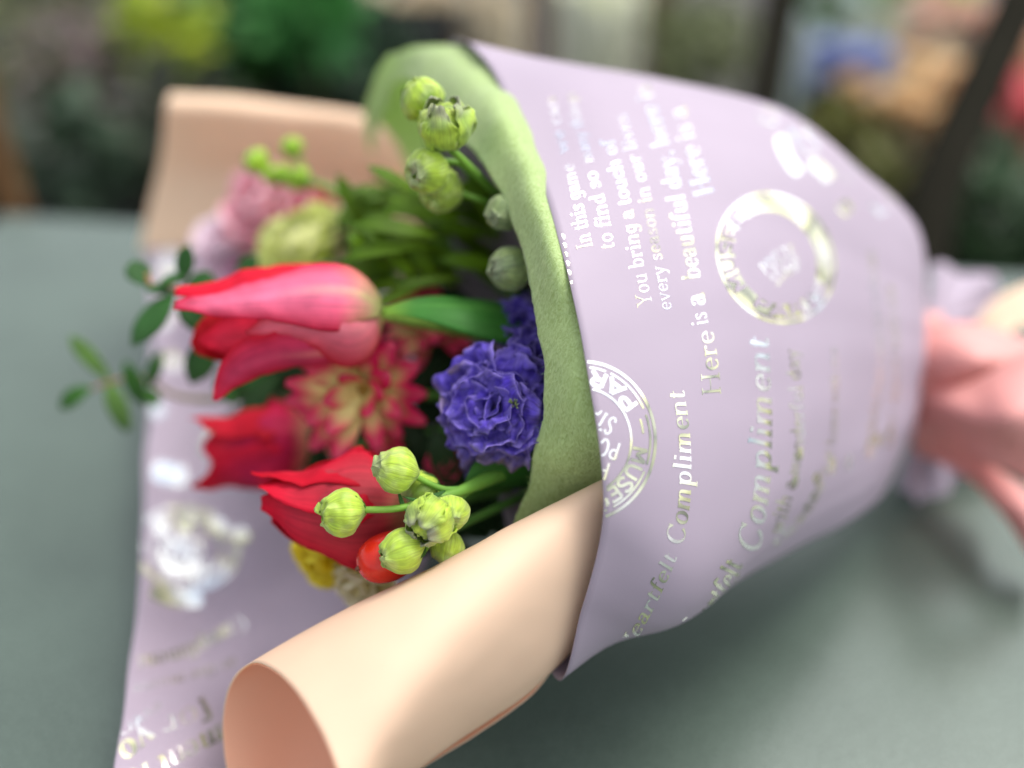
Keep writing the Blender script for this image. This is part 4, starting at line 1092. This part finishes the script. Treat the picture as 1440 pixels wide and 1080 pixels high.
boxthing("post", -14, 200, 1.0, .013, .02, -.778, .1, M_wood, "brown wooden post at the left edge of the photo", "post", lid=False)
boxthing("crate", 1275, 340, 1.30, .10, .12, -.778, -.22, M_black, "black crate right of the cone shoulder", "crate", 14, group="black crates beyond the table")
def sleeve(px, py, d, r, h, mat, label, blossoms=None, seed=0, bl_r=.025, spread=1.0, n=14, fol=True):
    """a paper-wrapped bunch standing in a bucket"""
    c = P(px, py, d); base = Vector((c.x, c.y, -.78)); rr_ = random.Random(seed)
    rt = root("flower_bunch", base, label, "flower bunch", "wrapped bunches standing beyond the table")
    m = MB(); m.tube([base + Vector((0, 0, .002)), base + Vector((0, 0, .14)), base + Vector((0, 0, .28))], [.07, .085, .095], (.02, .02, .02), n=28, seg=6); m.obj("bucket", M_pot, rt)
    top = Vector((c.x, c.y, c.z)); bot = Vector((c.x, c.y, -.60))
    m = MB()
    def fn(a, b):
        ph = a * 2 * math.pi; rad = lerp(.045, r, b ** .8) * (1 + .07 * math.sin(ph * 7) * b + .05 * math.sin(ph * 3 + 1) * b)
        p = bot.lerp(top, b) + Vector((math.cos(ph) * rad, math.sin(ph) * rad, .02 * math.sin(ph * 5) * b))
        return p, (1, 1, 1), (a, b)
    m.grid(fn, 60, 14, True); m.obj("paper_sleeve", mat, rt, thick=.001)
    if blossoms:
        first = None
        for k in range(n):
            a = rr_.uniform(0, 6.28); q = r * 1.05 * spread * math.sqrt(rr_.random())
            off = Vector((math.cos(a) * q, math.sin(a) * q, rr_.uniform(.0, .05) + (r - q) * .4))
            if first is None:
                mm = MB(); cc = blossoms
                for i in range(16):
                    th = i * 2.399; el = R(lerp(75, 5, i / 16)); rd = Vector((math.cos(th), math.sin(th), 0)); dd = rd * math.cos(el) + Vector((0, 0, math.sin(el)))
                    mm.blade([Vector(), dd * bl_r * .6, dd * bl_r], [bl_r * .1, bl_r * .42, bl_r * .25], (Vector((0, 0, 1)) - rd * .3).normalized(), ns=5, nw=4, ruf=.004, rfreq=40, col=lambda t, j, p: mixc(cc[0], cc[1], t))
                first = mm.obj("blossom", M_bgp, None); first.parent = rt; first.location = top + off - base
            else:
                o = first.copy(); scene.collection.objects.link(o); o.parent = rt; o.location = top + off - base
                o.rotation_euler = (rr_.uniform(-.5, .5), rr_.uniform(-.5, .5), rr_.uniform(0, 6)); s_ = rr_.uniform(.8, 1.3); o.scale = (s_, s_, s_)
        if fol:
            mm = bush_mesh(r * .9, 60, .04, [(.05, .15, .03), (.08, .2, .04)], .4, seed); mm.v = [v + top for v in mm.v]; mm.obj("foliage", M_bgp, rt)
    return rt
sleeve(600, -10, 2.3, .13, .3, M_kraft, "brown kraft paper bundle above the felt", seed=1)
sleeve(690, -5, 2.2, .07, .3, M_kraft, "narrow kraft paper bundle right of the wide brown one", seed=12)
sleeve(845, -20, 2.0, .085, .3, M_cream, "cream paper bundle above the cone", seed=2)
boxthing("post", 762, 40, 2.3, .02, .02, -.778, .1, M_wood, "brown wooden post between the paper bundles", "post", lid=False)
boxthing("post", 925, 60, 2.1, .028, .02, -.778, -.12, M_wood, "short brown wooden post beside the cream bundle", "post", lid=False)
sleeve(1150, 20, 1.9, .075, .3, M_teal, "pale blue green tissue bundle right of the black post", blossoms=((.5, .65, .6), (.65, .75, .7)), seed=3, n=10)
sleeve(1182, 135, 1.45, .055, .3, M_pot, "bunch of blue flowers above the cone shoulder", blossoms=((.28, .34, .62), (.45, .52, .80)), seed=4, n=22, bl_r=.022, fol=False)
sleeve(1278, 170, 1.40, .085, .3, M_kraft, "bunch of orange yellow flowers at the upper right", blossoms=((.85, .58, .28), (.90, .72, .46)), seed=5, n=30, bl_r=.026, fol=False)
sleeve(1290, -12, 1.9, .085, .3, M_cream, "bunch of lime green blossoms at the top right", blossoms=((.35, .60, .08), (.5, .72, .2)), seed=6, n=22, bl_r=.03)
sleeve(1335, 62, 1.65, .070, .3, M_kraft, "bunch of blush beige flowers above the orange ones", blossoms=((.78, .52, .42), (.86, .66, .54)), seed=7, n=20, bl_r=.028, fol=False)
sleeve(1412, 190, 1.30, .065, .3, M_kraft, "bunch of red and pink flowers at the right edge", blossoms=((.75, .05, .07), (.85, .28, .30)), seed=8, n=30, bl_r=.024, fol=False)
sleeve(1430, 130, 1.5, .055, .3, M_cream, "bunch of peach blossoms at the right edge of the photo", blossoms=((.80, .45, .30), (.85, .6, .42)), seed=9, n=16, bl_r=.026, fol=False)
# display rack with leaning black legs
rk = root("display_rack", P(1200, 200, 1.3) * 1.0, "black metal display rack with slanting legs at the upper right", "rack")
def bar(pts, r_, name="leg"):
    m = MB(); m.tube(pts, r_, (.01, .01, .01), n=16, seg=8); m.obj(name, M_frame, rk)
bar([P(1112, -60, 1.30), P(1085, 80, 1.25), P(1060, 260, 1.2), P(1040, 600, 1.15)], .026)
bar([P(1462, -60, 1.10), P(1395, 90, 1.05), P(1318, 260, 1.0), P(1285, 400, .97), P(1240, 640, .95)], .027)
bar([P(1112, -58, 1.30), P(1280, -75, 1.2), P(1462, -58, 1.10)], .012, "top_bar")
